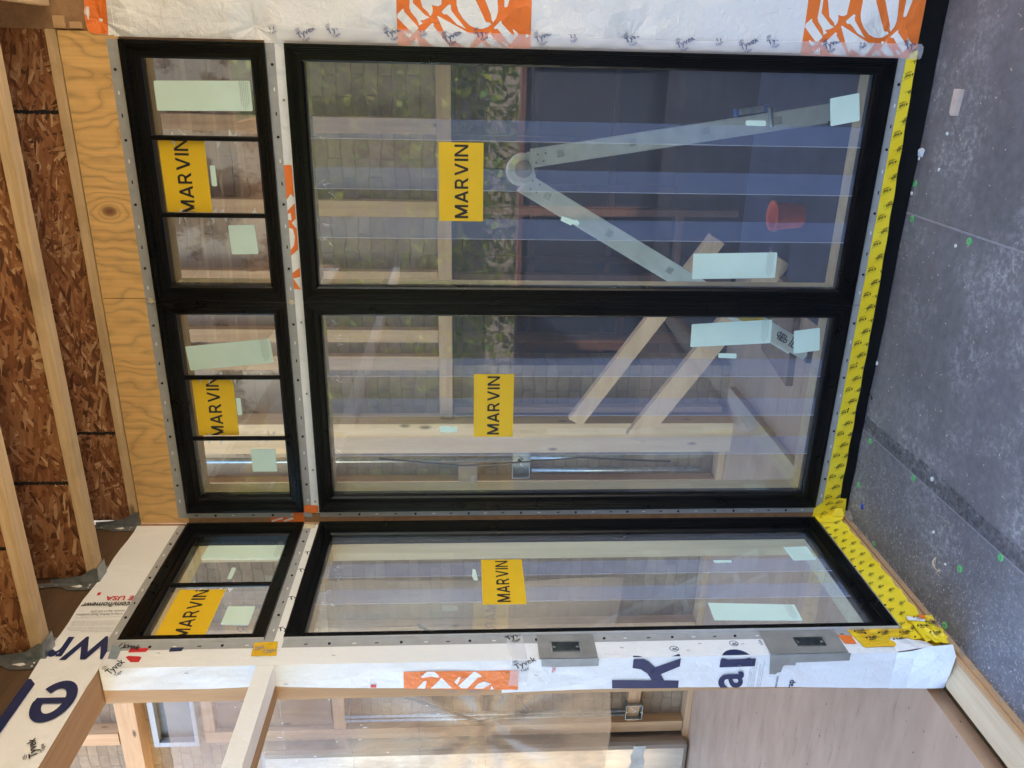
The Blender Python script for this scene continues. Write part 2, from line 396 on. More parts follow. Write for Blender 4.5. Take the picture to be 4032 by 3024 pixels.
def brick(name, c1, c2, mort, wash=0):
    k = N(name); s = k.sep(); v = k.n('ShaderNodeCombineXYZ', {0: s[0], 1: s[2], 2: 0}).outputs[0]
    d = k.n('ShaderNodeVectorMath', {0: v, 1: k.n('ShaderNodeVectorMath', {0: k.noise(k.P, 11, 4, out=1), 'Scale': .045}, operation='SCALE').outputs[0]}, operation='ADD').outputs[0]
    b = k.n('ShaderNodeTexBrick', {'Vector': d, 'Color1': (*c1, 1), 'Color2': (*c2, 1), 'Mortar': (*mort, 1), 'Scale': 1.0, 'Mortar Size': .005, 'Mortar Smooth': .3, 'Brick Width': .205, 'Row Height': .071, 'Bias': -.1})
    c = k.mix(.6, b.outputs[0], k.ramp(k.noise(k.P, 14, 5, .65), [(.25, .35), (.75, 1.0)]), 'MULTIPLY')
    if wash:
        w = k.ramp(k.noise(k.map((1.2, 1, .9), loc=(2, 0, 1)), 3.4, 5, .62), [(.44, 0.0), (.5, 1.0)])
        up = k.ramp(k.math('SUBTRACT', s[2], 2.0), [(.42, 0.0), (.50, 1.0)])      # loose lime plaster left on the top of the wall
        right = k.math('GREATER_THAN', s[0], -1.15); c = k.mix(k.math('MULTIPLY', k.math('MULTIPLY', w, up), right), c, (.48, .38, .27))
    k.bump(b.outputs[1], .5, -.01)
    return k.set(c, .85)
M['brick'] = brick('old_brick', (.38, .275, .175), (.29, .20, .125), (.26, .19, .12), 1)
def subfloor():
    k = N('worn_subfloor'); c = k.ramp(k.noise(k.map((2.5, 9, 1)), 1, 5, .6), [(.3, (.37, .235, .145)), (.7, (.47, .31, .20))])
    c = k.mix(k.ramp(k.noise(k.map((3, 30, 1), (0, 0, .5)), 1, 4, .7), [(.58, 0.0), (.72, .6)]), c, (.12, .085, .065))
    c = k.mix(k.ramp(k.noise(k.P, 40, 2), [(.71, 0.0), (.74, .9)]), c, (.05, .04, .035))
    return k.set(c, .55)
M['subfloor'] = subfloor()
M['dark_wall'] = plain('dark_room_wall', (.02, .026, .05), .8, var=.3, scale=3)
M['red_wood'] = wood('reddish_framing', 0, (.16, .07, .045), (.09, .04, .028), knots=False, seed=3)
M['alu'] = plain('dull_aluminium', (.80, .83, .80), .5, .1, var=.12, scale=16)
M['blue_pl'] = plain('blue_plastic', (.02, .12, .38), .4)
M['red_pl'] = plain('red_plastic', (.70, .09, .035), .45)
M['white_pl'] = plain('white_plastic', (.8, .8, .78), .4, var=.04)
M['green'] = plain('green_plastic_cap', (.13, .50, .17), .45, var=.1)
M['floor_dark'] = plain('dark_blue_sheet', (.035, .042, .075), .6, var=.35, scale=5)
M['paper'] = plain('white_paper', (.75, .78, .85), .6, var=.05)
M['chip'] = plain('pale_wood_chip', (.66, .53, .38), .7, var=.15)
M['offcut'] = plain('pale_offcut', (.60, .50, .44), .7, var=.1)
M['putty'] = plain('cream_sealant', (.62, .57, .42), .6, var=.1)
M['grass'] = plain('bounce_lawn', (.55, .42, .23), .9, var=.4, scale=6)  # pale warm tone chosen to bounce light up to the ceiling
M['earth'] = plain('bounce_ground', (.55, .43, .27), .9, var=.3, scale=3)  # unseen ground kept pale and warm as a light reflector
M['bark'] = wood('bark', 2, (.13, .10, .07), (.05, .038, .028), knots=False)
M['leaf'] = plain('leaf', (.085, .14, .025), .55, var=.5, scale=4)
M['leaf2'] = plain('leaf_yellow', (.21, .26, .035), .55, var=.4, scale=4)
M['fence'] = wood('grey_fence', 2, (.30, .26, .22), (.18, .15, .12), knots=False)
M['fibre'] = plain('frayed_fibre', (.48, .42, .36), .9, var=.3, scale=60)

# ============================================================ THE SETTING
g = MB(); g.box(-60, 60, -60, 60, -.75, -.55)
struct(build('ground', g, M['earth']))
g = MB(); g.box(0.0, 6.5, -4.6, .03, -.30, FZ)
struct(build('porch_floor', g, M['membrane']))
g = MB(); g.box(-4.6, -.19, -4.5, 1.62, -.06, 0.0); g.box(-.19, 6.5, .20, 1.62, -.06, 0.0)
struct(build('room_floor', g, M['subfloor']))
g = MB(); g.box(-.19, -.001, -4.5, .19, -.30, -.20); g.box(-4.6, 6.5, 1.62, 6.5, -.40, -.30)
struct(build('subfloor_void', g, M['flash']))
# laps and edges of the floor membrane
lap = MB()
lap.box(1.306, 1.312, -4.5, .0, FZ+.000, FZ+.0025); 
struct(build('floor_seam', lap, M['grey_ink']))
lap = MB()
pts = [(.425, .02), (.429, -.7), (.434, -1.4), (.440, -2.6), (.450, -4.5)]
for (a, b) in zip(pts, pts[1:]): lap.face([PG(a[0]-.002, a[1], .003), PG(a[0]+.002, a[1], .003), PG(b[0]+.002, b[1], .003), PG(b[0]-.002, b[1], .003)])
struct(build('floor_seam', lap, M['grey_ink']))
lap = MB(); random.seed(6)
for (a, b) in zip(pts, pts[1:]):
    for k in range(6):
        u, v_ = k/6, (k+1)/6; p = (a[0]+(b[0]-a[0])*u+.006, a[1]+(b[1]-a[1])*u-.02); q = (a[0]+(b[0]-a[0])*v_+.006, a[1]+(b[1]-a[1])*v_-.02)
        lap.face([PG(p[0], p[1], .0042), PG(p[0]+.062+.008*sin(p[1]*9), p[1], .0042), PG(q[0]+.062+.008*sin(q[1]*9), q[1], .0042), PG(q[0], q[1], .0042)])
struct(build('floor_band', lap, M['tar']))
g = MB()
random.seed(3); n = 60; up = []
for i in range(n+1):
    x = .04 + 6.3*i/n; up.append((x, FZ + random.uniform(-.001, .001)))
for i in range(n):
    a, b = up[i], up[i+1]; wob = lambda x: .013 + .003*sin(x*9) + .002*sin(x*31)
    y0, y1 = wob(a[0]), wob(b[0])
    g.face([(a[0], -.006, .035), (b[0], -.006, .035), (b[0], -.008, -.028), (a[0], -.008, -.028)])
    g.face([(a[0], -.008, -.028), (b[0], -.008, -.028), (b[0], -y1, FZ+.003), (a[0], -y0, FZ+.003)])
struct(build('membrane_upstand', g, M['flash'], smooth=True))

# ============================================================ WALLS
WT = .14
t = thing('front_wall', 'timber framed front wall holding the four wider windows of the porch', 'wall', (1.9, .07, FZ))
m = MB()
m.box(0.0, 1.845, .0, WT, FZ-.05, .098); m.box(0, 1.845, .001, WT, 2.198, 2.258)
m.box(0.0, .0555, .0, WT, .098, 2.74); m.box(1.842, 2.6, .0, WT, FZ-.05, 2.735); m.box(3.6, 6.4, .0, WT, FZ-.05, 2.735)
m.box(2.6, 3.6, .0, WT, FZ-.05, 2.735)
build('framing', m, M['header_y'], t)
m = MB(); m.box(.003, .958, -.0025, WT, 2.733, 2.925); m.box(.9605, 1.862, -.0025, WT, 2.733, 2.925)
build('plywood_header', m, M['ply'], t)
m = MB(); m.box(1.8645, 6.4, .004, WT, 2.737, 3.2); m.box(-.0, 1.864, .03, WT, 2.927, 3.2)
build('top_plate', m, M['header_y'], t)
m = MB(); m.box(1.868, 1.905, -.012, .002, 2.893, 2.929); m.box(1.868, 1.888, -.010, .002, 2.842, 2.879)
build('packing_block', m, M['pine_z'], t, bevel=.001)
# jamb boards seen through the glass
def jambs(par, P, a0, a1, b0, b1, d_in=-.045, d_out=-.14, th=.012, mat='pale_z'):
    mm = MB()
    for q in (((a0-th, b0), (a0, b0), (a0, b1), (a0-th, b1)), ((a1, b0), (a1+th, b0), (a1+th, b1), (a1, b1)),
              ((a0-th, b0-th), (a1+th, b0-th), (a1+th, b0), (a0-th, b0)), ((a0-th, b1), (a1+th, b1), (a1+th, b1+th), (a0-th, b1+th))):
        mm.prism(q, P, d_in, d_out)
    return build('jamb_board', mm, M[mat], par)

t2 = thing('side_wall', 'timber framed side wall with one tall window and an open bay beside it', 'wall', (-.07, -.8, FZ))
m = MB()
m.box(-WT, 0, -.7625, .0, FZ-.05, .098); m.box(-WT, -.001, -.7465, -.003, 2.198, 2.258); m.box(-WT, -.0005, -.024, -.0003, .098, 2.74)
BOXES = ((.388, .487), (1.218, 1.311))     # pockets for the two electrical boxes
m.box(-WT, -.048, YJ, -.7465, -.02, 2.744)
for a, b in ((-.02, .388), (.487, 1.218), (1.311, 2.744)): m.box(-.0478, 0, YJ, -.7465, a, b)
for a, b in BOXES: m.box(-.0478, 0, YJ, -.833, a+.0005, b-.0005); m.box(-.0478, 0, -.782, -.7465, a+.0005, b-.0005)
build('framing', m, M['pine_z'], t2)
m = MB(); m.box(-WT, 0.0, -4.5, 0.0, 2.746, 2.93)
build('header', m, M['header_y'], t2, bevel=.002)
m = MB(); m.box(-WT, -.003, -4.5, 0.0, 2.932, 3.24)
build('rim_board', m, M['rim'], t2)
m = MB(); m.box(-WT, -.012, -4.5, YJ-.003, 2.205, 2.256)
build('middle_rail', m, M['header_y'], t2, bevel=.002)
m = MB(); m.box(-.13, -.001, -4.5, YJ-.02, FZ-.05, -.022)
build('sill_plate', m, M['plate_y'], t2, bevel=.003)
m = MB(); m.box(.0005, .020, -4.5, -.002, FZ-.04, FZ+.020); m.box(.0002, .010, -4.5, -.002, FZ+.020, FZ+.034)
build('sheathing_edge', m, M['pine_y'], t2)
# frayed fibres along the foot of the side wall
m = MB(); random.seed(12)
for i in range(420):
    y = random.uniform(-2.4, -.01); x = .014+abs(random.gauss(0, .012)); z = FZ+random.uniform(.001, .014); a = random.uniform(0, pi); L = random.uniform(.006, .028)
    m.tube([(x, y, z), (x+cos(a)*L*.5+.003, y+sin(a)*L*.5, z+random.uniform(0, .008)), (x+cos(a)*L, y+sin(a)*L, z+random.uniform(-.002, .006))], .0007, 4)
tag(build('frayed_fibres', m, M['fibre'], fix=False), 'frayed pale fibres and dust along the foot of the side wall', 'fibres', kind='stuff')
m = MB()
for i in range(260):
    u = random.random(); x = .018+.03*u*random.random(); y = -.02-.05*random.random()-.0*u; 
    m.tube([PG(x, y, .001), PG(x+random.uniform(-.012, .012), y+random.uniform(-.015, .015), random.uniform(.003, .012))], .0014, 4)
tag(build('dust_pile', m, M['fibre'], fix=False), 'small pale pile of dust and fibre in the floor corner under the yellow tape', 'dust', kind='stuff')

# ============================================================ WINDOWS
PROF = [(0,-.05),(0,.0175),(.0015,.018),(.011,.018),(.0125,.0135),(.0165,.013),(.018,.0085),(.022,.0085),(.0235,.0045),(.027,.0045),(.0285,.0),(.0315,-.0005),(.033,-.006),(.049,-.007),(.0535,-.012),(.056,-.014),(.056,-.058),(.045,-.058),(.045,-.05)]
def sweep_frame(P, a0, a1, b0, b1, prof=PROF):
    mb = MB(); n = len(prof)
    for w, d in prof:
        for a, b in ((a0+w, b0+w), (a1-w, b0+w), (a1-w, b1-w), (a0+w, b1-w)): mb.v.append(P(a, b, d))
    for i in range(n):
        j = (i+1) % n
        for c in range(4):
            mb.f.append([i*4+c, i*4+(c+1) % 4, j*4+(c+1) % 4, j*4+c]); mb.m.append(0)
    return mb
GD = -.027          # outer face of the glass
W_ = .056
def label_sheet(win, P, q, name='label', mat='label', lines=None, rnd=.004):
    mb = MB(); cx = sum(a for a, b in q)/len(q); cy = sum(b for a, b in q)/len(q)
    if rnd and len(q) == 4:
        o = []
        for i in range(4):
            p = Vector(q[i]); a = (Vector(q[i-1])-p).normalized(); b = (Vector(q[(i+1) % 4])-p).normalized()
            o += [tuple(p+a*rnd), tuple(p+(a+b)*rnd*.3), tuple(p+b*rnd)]
        q = o
    mb.prism(q, P, GD+.0016, GD+.0021); ob = build(name, mb, M[mat], win)
    if lines:      # small print along the lower end: (centre, direction angle, length)
        (lx, lz), ang, L = lines; tx = MB(); c, s = cos(radians(ang)), sin(radians(ang))
        for i, f in enumerate((.55, .8, 1.0, .9, .6)):
            x0, z0 = lx - s*.006*i, lz + c*.006*i
            add_text(tx, 'Consumer notice: remove label after final inspection of the unit'[:int(62*f)], P, GD+.0026, (x0-c*L*f/2, z0-s*L*f/2), .0048, ang)
        build('small_print', tx, M['grey_ink'], ob)
    return ob
def name_sheet(win, P, a0, a1, b0, b1, clip=None, ta=None, tb=None, th=.049):
    """yellow maker's sheet stuck inside the glass"""
    c = clip or (a0, a1, b0, b1); x0, x1, z0, z1 = max(a0, c[0]), min(a1, c[1]), max(b0, c[2]), min(b1, c[3])
    mb = MB(); mb.prism([(x0, z0), (x1, z0), (x1, z1), (x0, z1)], P, GD+.0012, GD+.0018); ob = build('yellow_sheet', mb, M['yellow'], win)
    tx = MB(); block_text(tx, 'MARVIN', P, GD+.0023, ta[0], ta[1], tb, th, (x0, x1, z0, z1))
    build('lettering', tx, M['black_ink'], ob); return ob
def nail_fin(win, P, a0, a1, b0, b1, left=0, right=0, bot=0, top=0, d=.0035, seed=0, ha=None):
    mb = MB(); e = .0; 
    if top: mb.box(*span(P, a0-left, a1+right, b1-.004, b1+top, .0012, d))
    if bot: mb.box(*span(P, a0-left, a1+right, b0-bot, b0+.004, .0012, d))
    if left: mb.box(*span(P, a0-left, a0+.004, b0-bot, b1+top, .0016, d+.0004))
    if right: mb.box(*span(P, a1-.004, a1+right, b0-bot, b1+top, .0016, d+.0004))
    ob = build('nail_fin', mb, M['vinyl'], win)
    h = MB(); wh = MB(); random.seed(seed); 
    def row(horizontal, c, s0, s1):
        s = s0+.05; k = 0
        while s < s1-.03:
            p = (s, c) if horizontal else (c, s)
            if k % 3 == 1: h.puck(p, .0048, P, d+.0004, d+.0030, 12)
            else:
                r = (.006, .0022) if horizontal else (.0022, .006)
                (wh if k % 3 == 0 else h).prism([(p[0]-r[0], p[1]-r[1]), (p[0]+r[0], p[1]-r[1]), (p[0]+r[0], p[1]+r[1]), (p[0]-r[0], p[1]+r[1])], P, d, d+.0009)
            s += random.uniform(.070, .082); k += 1
    if top: row(True, b1+top*.62, a0, a1)
    if bot: row(True, b0-bot*.62, a0, a1)
    if left: row(False, a0-left*.62, b0, b1)
    if right: row(False, a1+right*.62, b0, b1)
    if h.v: build('nail_hole', h, M['hole'], ob)
    if wh.v: build('open_slot', wh, M['white_pl'], ob)
    return ob
def span(P, a0, a1, b0, b1, d0, d1):
    p, q = P(a0, b0, d0), P(a1, b1, d1)
    return (min(p[0], q[0]), max(p[0], q[0]), min(p[1], q[1]), max(p[1], q[1]), min(p[2], q[2]), max(p[2], q[2]))
def window(label, P, a0, a1, b0, b1, loc, muntins=(), fins={}, group=None, edge=(), bands=(), filmr=None, seed=0, jmb=True):
    w = thing('window', label, 'window', loc, group)
    f = sweep_frame(P, a0, a1, b0, b1); build('frame', f, M['black'], w)
    gl = MB(); gl.box(*span(P, a0+W_-.006, a1-W_+.006, b0+W_-.006, b1-W_+.006, GD-.003, GD)); build('glass_pane', gl, M['glass'], w)
    ed = MB()
    for s in edge:
        if s == 'a1': ed.box(*span(P, a1+.0006, a1+.003, b0, b1, .001, .0165))
        if s == 'a0': ed.box(*span(P, a0-.003, a0-.0006, b0, b1, .001, .0165))
    if ed.v: build('pale_edge_trim', ed, M['vinyl_l'], w)
    for c in muntins:
        mm = MB(); mm.box(*span(P, c-.0085, c+.0085, b0+.045, b1-.045, GD+.003, GD+.017)); ob = build('muntin', mm, M['black'], w, bevel=.004)
    if fins: nail_fin(w, P, a0, a1, b0, b1, seed=seed, **fins)
    if bands:
        fi = MB(); x0, x1 = a0+W_, a1-W_; z0, z1 = b0+W_+.002, b1-W_-.003
        fi.face([P(x0, z0, GD+.0006), P(x1, z0, GD+.0006), P(x1, z1, GD+.0006), P(x0, z1, GD+.0006)]); fo = build('protective_film', fi, M['film'], w)
        for (c0, c1) in bands:
            bo = MB(); bo.face([P(c0, z0+.003, GD+.0010), P(c1, z0+.003, GD+.0010), P(c1, z1-.004, GD+.0010), P(c0, z1-.004, GD+.0010)])
            build('film_overlap', bo, M['film2'], fo)
            eo = MB(); eo.face([P(c0-.0012, z0, GD+.0014), P(c0+.0006, z0, GD+.0014), P(c0+.0006, z1, GD+.0014), P(c0-.0012, z1, GD+.0014)])
            build('film_edge', eo, M['film_edge'], fo)
        # little torn curls where the film was pulled loose at the head of the pane
        random.seed(seed+40); cu = MB()
        for i in range(9):
            x = random.choice([c0 for c0, c1 in bands])+random.gauss(.0, .02) if i < 5 else random.uniform(x0+.03, x1-.03); z = z1-random.uniform(.004, .05)
            for k in range(4):
                xx, zz = x+random.gauss(0, .006), z-random.uniform(0, .018); a = random.uniform(-.9, .9); L = random.uniform(.008, .03)
                cu.face([P(xx, zz, GD+.003), P(xx+.0012, zz-.001, GD+.003), P(xx+sin(a)*L, zz-cos(a)*L, GD+.004)])
        build('torn_film', cu, M['shred'], fo)
    elif muntins:
        random.seed(seed+90); cu = MB()
        for c in muntins:
            for sgn in (-1, 1):
                for i in range(4):
                    z = random.uniform(b0+.09, b1-.10); L = random.uniform(.012, .028); hh = random.uniform(.004, .008)
                    cu.face([P(c+sgn*.0092, z-hh, GD+.002), P(c+sgn*.0092, z+hh, GD+.002), P(c+sgn*(.009+L), z+random.gauss(0, .006), GD+.003)])
        build('torn_film', cu, M['shred'], w)
    if jmb: jambs(w, P, a0+W_-.004, a1-W_+.004, b0+W_-.004, b1-W_+.004, -.059)
    return w
X0, XM, X2 = .0569, .9493, 1.8393
ZB, ZT, ZTB, ZTT = .100, 2.1959, 2.2595, 2.7312
GW = 'black framed windows of the porch corner'
wR = window('tall window at the right of the front wall, with the leaning ladder behind its glass', PF, XM+.0008, X2, ZB, ZT, (1.394, 0, ZB), fins=dict(bot=.040), group=GW,
            bands=((1.536, 1.606), (1.363, 1.438), (1.187, 1.261)), seed=1)
wL = window('tall window in the middle, beside the inner corner, with two slanting boards behind it', PF, X0, XM-.0008, ZB, ZT, (.503, 0, ZB), fins=dict(bot=.040, left=.030), group=GW,
            bands=((.642, .717), (.471, .547), (.294, .374)), seed=2)
tR = window('three-light transom window above the right tall window, with level pale label', PF, XM+.0008, X2, ZTB, ZTT, (1.394, 0, ZTB), (1.5285, 1.2635), fins=dict(top=.040, bot=.030), group=GW, seed=3)
tL = window('three-light transom window above the middle tall window, with tilted pale label', PF, X0, XM-.0008, ZTB, ZTT, (.503, 0, ZTB), (.6400, .3790), fins=dict(top=.040, bot=.030, left=.030), group=GW, seed=4)
Y1, Y2 = -.0246, -.7439
sB = window('narrow tall window in the side wall left of the inner corner', PS, Y2, Y1, ZB, ZT, (0, -.384, ZB), fins=dict(left=.038, bot=.03), group=GW, edge=('a0',),
            bands=((-.357, -.269), (-.519, -.435)), seed=5)
sT = window('small two-light transom window above the narrow side window', PS, Y2, Y1, ZTB, ZTT, (0, -.384, ZTB), (-.404,), fins=dict(left=.038, top=.038, bot=.032), group=GW, edge=('a0',), seed=6)
# maker's sheets
name_sheet(wR, PF, 1.252, 1.5295, 1.531, 1.690, ta=(1.263, 1.522), tb=1.585)
name_sheet(wL, PF, .378, .651, 1.402, 1.561, ta=(.388, .642), tb=1.458)
name_sheet(tR, PF, 1.20, 1.60, 2.502, 2.659, clip=(1.273, 1.519, 2.4, 2.8), ta=(1.267, 1.525), tb=2.560)
name_sheet(tL, PF, .30, .70, 2.497, 2.654, clip=(.389, .630, 2.4, 2.8), ta=(.383, .638), tb=2.554)
name_sheet(sB, PS, -.535, -.253, 1.373, 1.533, ta=(-.523, -.263), tb=1.430)
name_sheet(sT, PS, -.80, -.42, 2.474, 2.640, clip=(-.687, -.414, 2.3, 2.8), ta=(-.690, -.424), tb=2.532)
# pale labels: long, square and small strip on every window
L = label_sheet
L(tR, PF, [(1.719, 2.327), (1.621, 2.326), (1.616, 2.648), (1.713, 2.648)][::-1], 'long_label', lines=((1.668, 2.336), 0, .085)); L(tR, PF, [(1.227, 2.452), (1.230, 2.358), (1.123, 2.353), (1.121, 2.449)], 'square_label'); L(tR, PF, [(1.437, 2.493), (1.437, 2.475), (1.365, 2.475), (1.365, 2.493)], 'strip_label')
L(tL, PF, [(.763, 2.662), (.796, 2.341), (.698, 2.334), (.665, 2.654)], 'long_label', lines=((.746, 2.350), 4, .085)); L(tL, PF, [(.328, 2.458), (.327, 2.361), (.225, 2.361), (.225, 2.459)], 'square_label'); L(tL, PF, [(.550, 2.494), (.550, 2.476), (.477, 2.476), (.477, 2.494)], 'strip_label')
L(wR, PF, [(1.140, .734), (1.148, .411), (1.049, .406), (1.041, .729)], 'long_label', lines=((1.097, .420), 2, .085)); L(wR, PF, [(1.702, .301), (1.723, .198), (1.629, .179), (1.608, .283)], 'square_label'); L(wR, PF, [(1.623, .596), (1.623, .522), (1.604, .521), (1.605, .595)], 'strip_label')
L(wR, PF, [(1.276, 1.240), (1.259, 1.193), (1.263, 1.187), (1.253, 1.174), (1.240, 1.178), (1.243, 1.190), (1.247, 1.198), (1.241, 1.206), (1.259, 1.245)], 'torn_strip_label', rnd=0)
L(wL, PF, [(.861, .711), (.882, .392), (.784, .386), (.766, .707)], 'long_label', lines=((.831, .402), 4, .085)); L(wL, PF, [(.835, .298), (.849, .195), (.754, .181), (.740, .285)], 'square_label'); L(wL, PF, [(.741, .590), (.740, .517), (.719, .515), (.721, .590)], 'strip_label')
L(wL, PF, [(.426, 1.700), (.427, 1.665), (.422, 1.627), (.401, 1.629), (.396, 1.66), (.399, 1.698)], 'torn_strip_label', rnd=0)
L(sT, PS, [(-.129, 2.621), (-.132, 2.312), (-.229, 2.312), (-.222, 2.624)], 'long_label', lines=((-.178, 2.322), 0, .08)); L(sT, PS, [(-.521, 2.439), (-.523, 2.343), (-.628, 2.342), (-.622, 2.438)], 'square_label'); L(sT, PS, [(-.284, 2.488), (-.285, 2.471), (-.356, 2.471), (-.356, 2.487)], 'strip_label')
L(sB, PS, [(-.546, .709), (-.565, .392), (-.657, .397), (-.646, .714)], 'long_label', lines=((-.611, .407), -2, .08)); L(sB, PS, [(-.190, .293), (-.186, .194), (-.282, .191), (-.286, .287)], 'square_label'); L(sB, PS, [(-.276, .611), (-.278, .538), (-.294, .539), (-.295, .611)], 'strip_label')
L(sB, PS, [(-.314, 1.567), (-.318, 1.556), (-.352, 1.552), (-.387, 1.548), (-.386, 1.564), (-.36, 1.57)], 'torn_strip_label', rnd=0)
# dabs of sealant where the two units of each pair meet
for (p, lab) in (((.952, 2.752), 'dab of cream sealant on the grey fin at the top where the transoms meet'), ((.950, 2.241), 'dab of cream sealant on the grey fin between transoms and tall windows')):
    m = MB(); random.seed(int(p[1]*100))
    q = [(p[0]+(.016 if k % 2 else .009)*cos(k*pi/5)*random.uniform(.7, 1.2), p[1]+(.015 if k % 2 else .007)*sin(k*pi/5)) for k in range(10)]
    m.prism(q, PF, .004, .009); tag(build('sealant_dab', m, M['putty'], bevel=.002), lab, 'sealant')

# ============================================================ HOUSE WRAP, PRINTS AND TAPES
HDW= [[(1.936, 1.82), (1.953, 1.801), (1.951, 1.798), (1.945, 1.798), (1.896, 1.75), (1.878, 1.769), (1.88, 1.773), (1.926, 1.821)], [(1.98, 1.776), (1.971, 1.779), (1.955, 1.78), (1.942, 1.774), (1.928, 1.761), (1.923, 1.757), (1.911, 1.751), (1.903, 1.75), (1.91, 1.737), (1.919, 1.746), (1.92, 1.733), (1.927, 1.718), (1.928, 1.714), (1.933, 1.723), (1.934, 1.727), (1.971, 1.768), (1.98, 1.768)], [(1.98, 1.76), (1.959, 1.737), (1.942, 1.717), (1.936, 1.715), (1.933, 1.711), (1.941, 1.705), (1.952, 1.703), (1.967, 1.706), (1.964, 1.697), (1.963, 1.686), (1.968, 1.675), (1.975, 1.669), (1.98, 1.678), (1.982, 1.684)], [(1.944, 1.673), (1.949, 1.673), (1.968, 1.652), (1.97, 1.646), (1.966, 1.643), (1.958, 1.644), (1.949, 1.641), (1.919, 1.614), (1.897, 1.594), (1.91, 1.624), (1.931, 1.646), (1.94, 1.658), (1.939, 1.667)], [(1.931, 1.689), (1.934, 1.686), (1.881, 1.577), (1.88, 1.554), (1.839, 1.584), (1.841, 1.599), (1.862, 1.64), (1.848, 1.647), (1.881, 1.664)], [(1.983, 1.624), (1.97, 1.625), (1.95, 1.619), (1.928, 1.604), (1.908, 1.582), (1.899, 1.559), (1.898, 1.539), (1.904, 1.522), (1.913, 1.509), (1.919, 1.516), (1.919, 1.526), (1.922, 1.529), (1.984, 1.593)], [(1.985, 1.556), (1.941, 1.511), (1.927, 1.509), (1.919, 1.503), (1.933, 1.493), (1.951, 1.488), (1.969, 1.488), (1.987, 1.496)], [(1.987, 1.473), (1.975, 1.466), (1.967, 1.467), (1.965, 1.462), (1.968, 1.456), (1.988, 1.435)], [(1.902, 1.501), (1.899, 1.498), (1.9, 1.489), (1.855, 1.448), (1.855, 1.444), (1.884, 1.417), (1.9, 1.434), (1.898, 1.438), (1.889, 1.433), (1.878, 1.431), (1.877, 1.434), (1.917, 1.475), (1.924, 1.476), (1.924, 1.479)], [(1.881, 1.738), (1.912, 1.706), (1.91, 1.7), (1.903, 1.701), (1.88, 1.681), (1.837, 1.645), (1.842, 1.71), (1.863, 1.731), (1.87, 1.748), (1.876, 1.751)], [(1.841, 1.783), (1.862, 1.759), (1.86, 1.752), (1.851, 1.754), (1.841, 1.749)], [(1.884, 1.8), (1.886, 1.796), (1.881, 1.788), (1.877, 1.773), (1.876, 1.769), (1.866, 1.783), (1.871, 1.792)], [(1.863, 1.53), (1.889, 1.512), (1.88, 1.509), (1.873, 1.504), (1.842, 1.468), (1.841, 1.505), (1.862, 1.529)], [(1.841, 1.563), (1.858, 1.541), (1.842, 1.519)], [(1.862, 1.474), (1.861, 1.469), (1.854, 1.453), (1.851, 1.449), (1.843, 1.458), (1.851, 1.468)]]
HDJ= [[(-0.053, 1.739), (-0.033, 1.719), (-0.034, 1.695), (-0.052, 1.68), (-0.059, 1.686), (-0.053, 1.706), (-0.058, 1.734)], [(-0.1, 1.753), (-0.071, 1.729), (-0.069, 1.723), (-0.074, 1.721), (-0.102, 1.727)], [(-0.102, 1.708), (-0.059, 1.672), (-0.103, 1.639)], [(-0.077, 1.632), (-0.057, 1.616), (-0.058, 1.611), (-0.073, 1.616), (-0.09, 1.622)], [(-0.094, 1.619), (-0.037, 1.569), (-0.037, 1.562), (-0.056, 1.543), (-0.061, 1.548), (-0.06, 1.554), (-0.105, 1.59), (-0.104, 1.609)], [(-0.106, 1.568), (-0.087, 1.555), (-0.078, 1.535), (-0.086, 1.515), (-0.089, 1.511), (-0.107, 1.538)], [(-0.095, 1.511), (-0.11, 1.502), (-0.112, 1.514)]]
HDS= [[(1.445, 2.232), (1.446, 2.203), (0.997, 2.202), (1.0, 2.229)], [(1.323, 2.231), (1.346, 2.214), (1.334, 2.203), (1.314, 2.203), (1.285, 2.231)], [(1.275, 2.23), (1.279, 2.219), (1.253, 2.218), (1.254, 2.23)], [(1.243, 2.218), (1.259, 2.203), (1.222, 2.202)], [(1.226, 2.229), (1.222, 2.216), (1.195, 2.21), (1.163, 2.216), (1.144, 2.231)], [(1.122, 2.231), (1.148, 2.202), (1.08, 2.203), (1.058, 2.231)], [(1.04, 2.229), (1.04, 2.222), (1.046, 2.202), (0.997, 2.204)]]

HDW = [[(x+.06 if x > 1.974 else x, z) for x, z in q] for q in HDW]      # the print runs on past the picture edge
def mark(mb, P, d, at, ang, s=.0235, flip=1, mi=0, clip=None, oval=True):
    add_text(mb, 'Tyvek', P, d, at, s, ang, .02, clip=clip, mi=mi)
    c, sn = cos(radians(ang)), sin(radians(ang))
    add_text(mb, 'Tape', P, d, (at[0]+c*s*.3+sn*s*.62, at[1]+sn*s*.3-c*s*.62), s*.5, ang, .01, clip=clip, mi=mi)
    if oval:
        ox, oy = at[0]-c*s*.05-sn*s*.98, at[1]-sn*s*.05+c*s*.98
        for k in range(3):
            e = (k-1)*s*.13
            q = [(s*.42*cos(t*pi/8)*(1 if k == 1 else .7)+s*.45, s*.030*sin(t*pi/8)+e) for t in range(16)]
            mb.poly([(ox+x*c-y*sn, oy+x*sn+y*c) for x, y in q], P, d, mi)
w = build('house_wrap', (lambda m: m.grid(PF, 1.847, 3.6, .005, 2.745, 24, 60, lambda a, b: .0035+.0012*sin(a*17+b*5)*sin(b*9)))(MB()), M['wrap_f'], smooth=True)
w2 = tag(w, 'sheet of white house wrap with orange logo blocks right of the windows', 'house wrap')
m = MB()
m.poly([(1.866, .006), (1.866, .03), (2.6, .03), (2.6, .0)], PF, .0055)
m = MB()
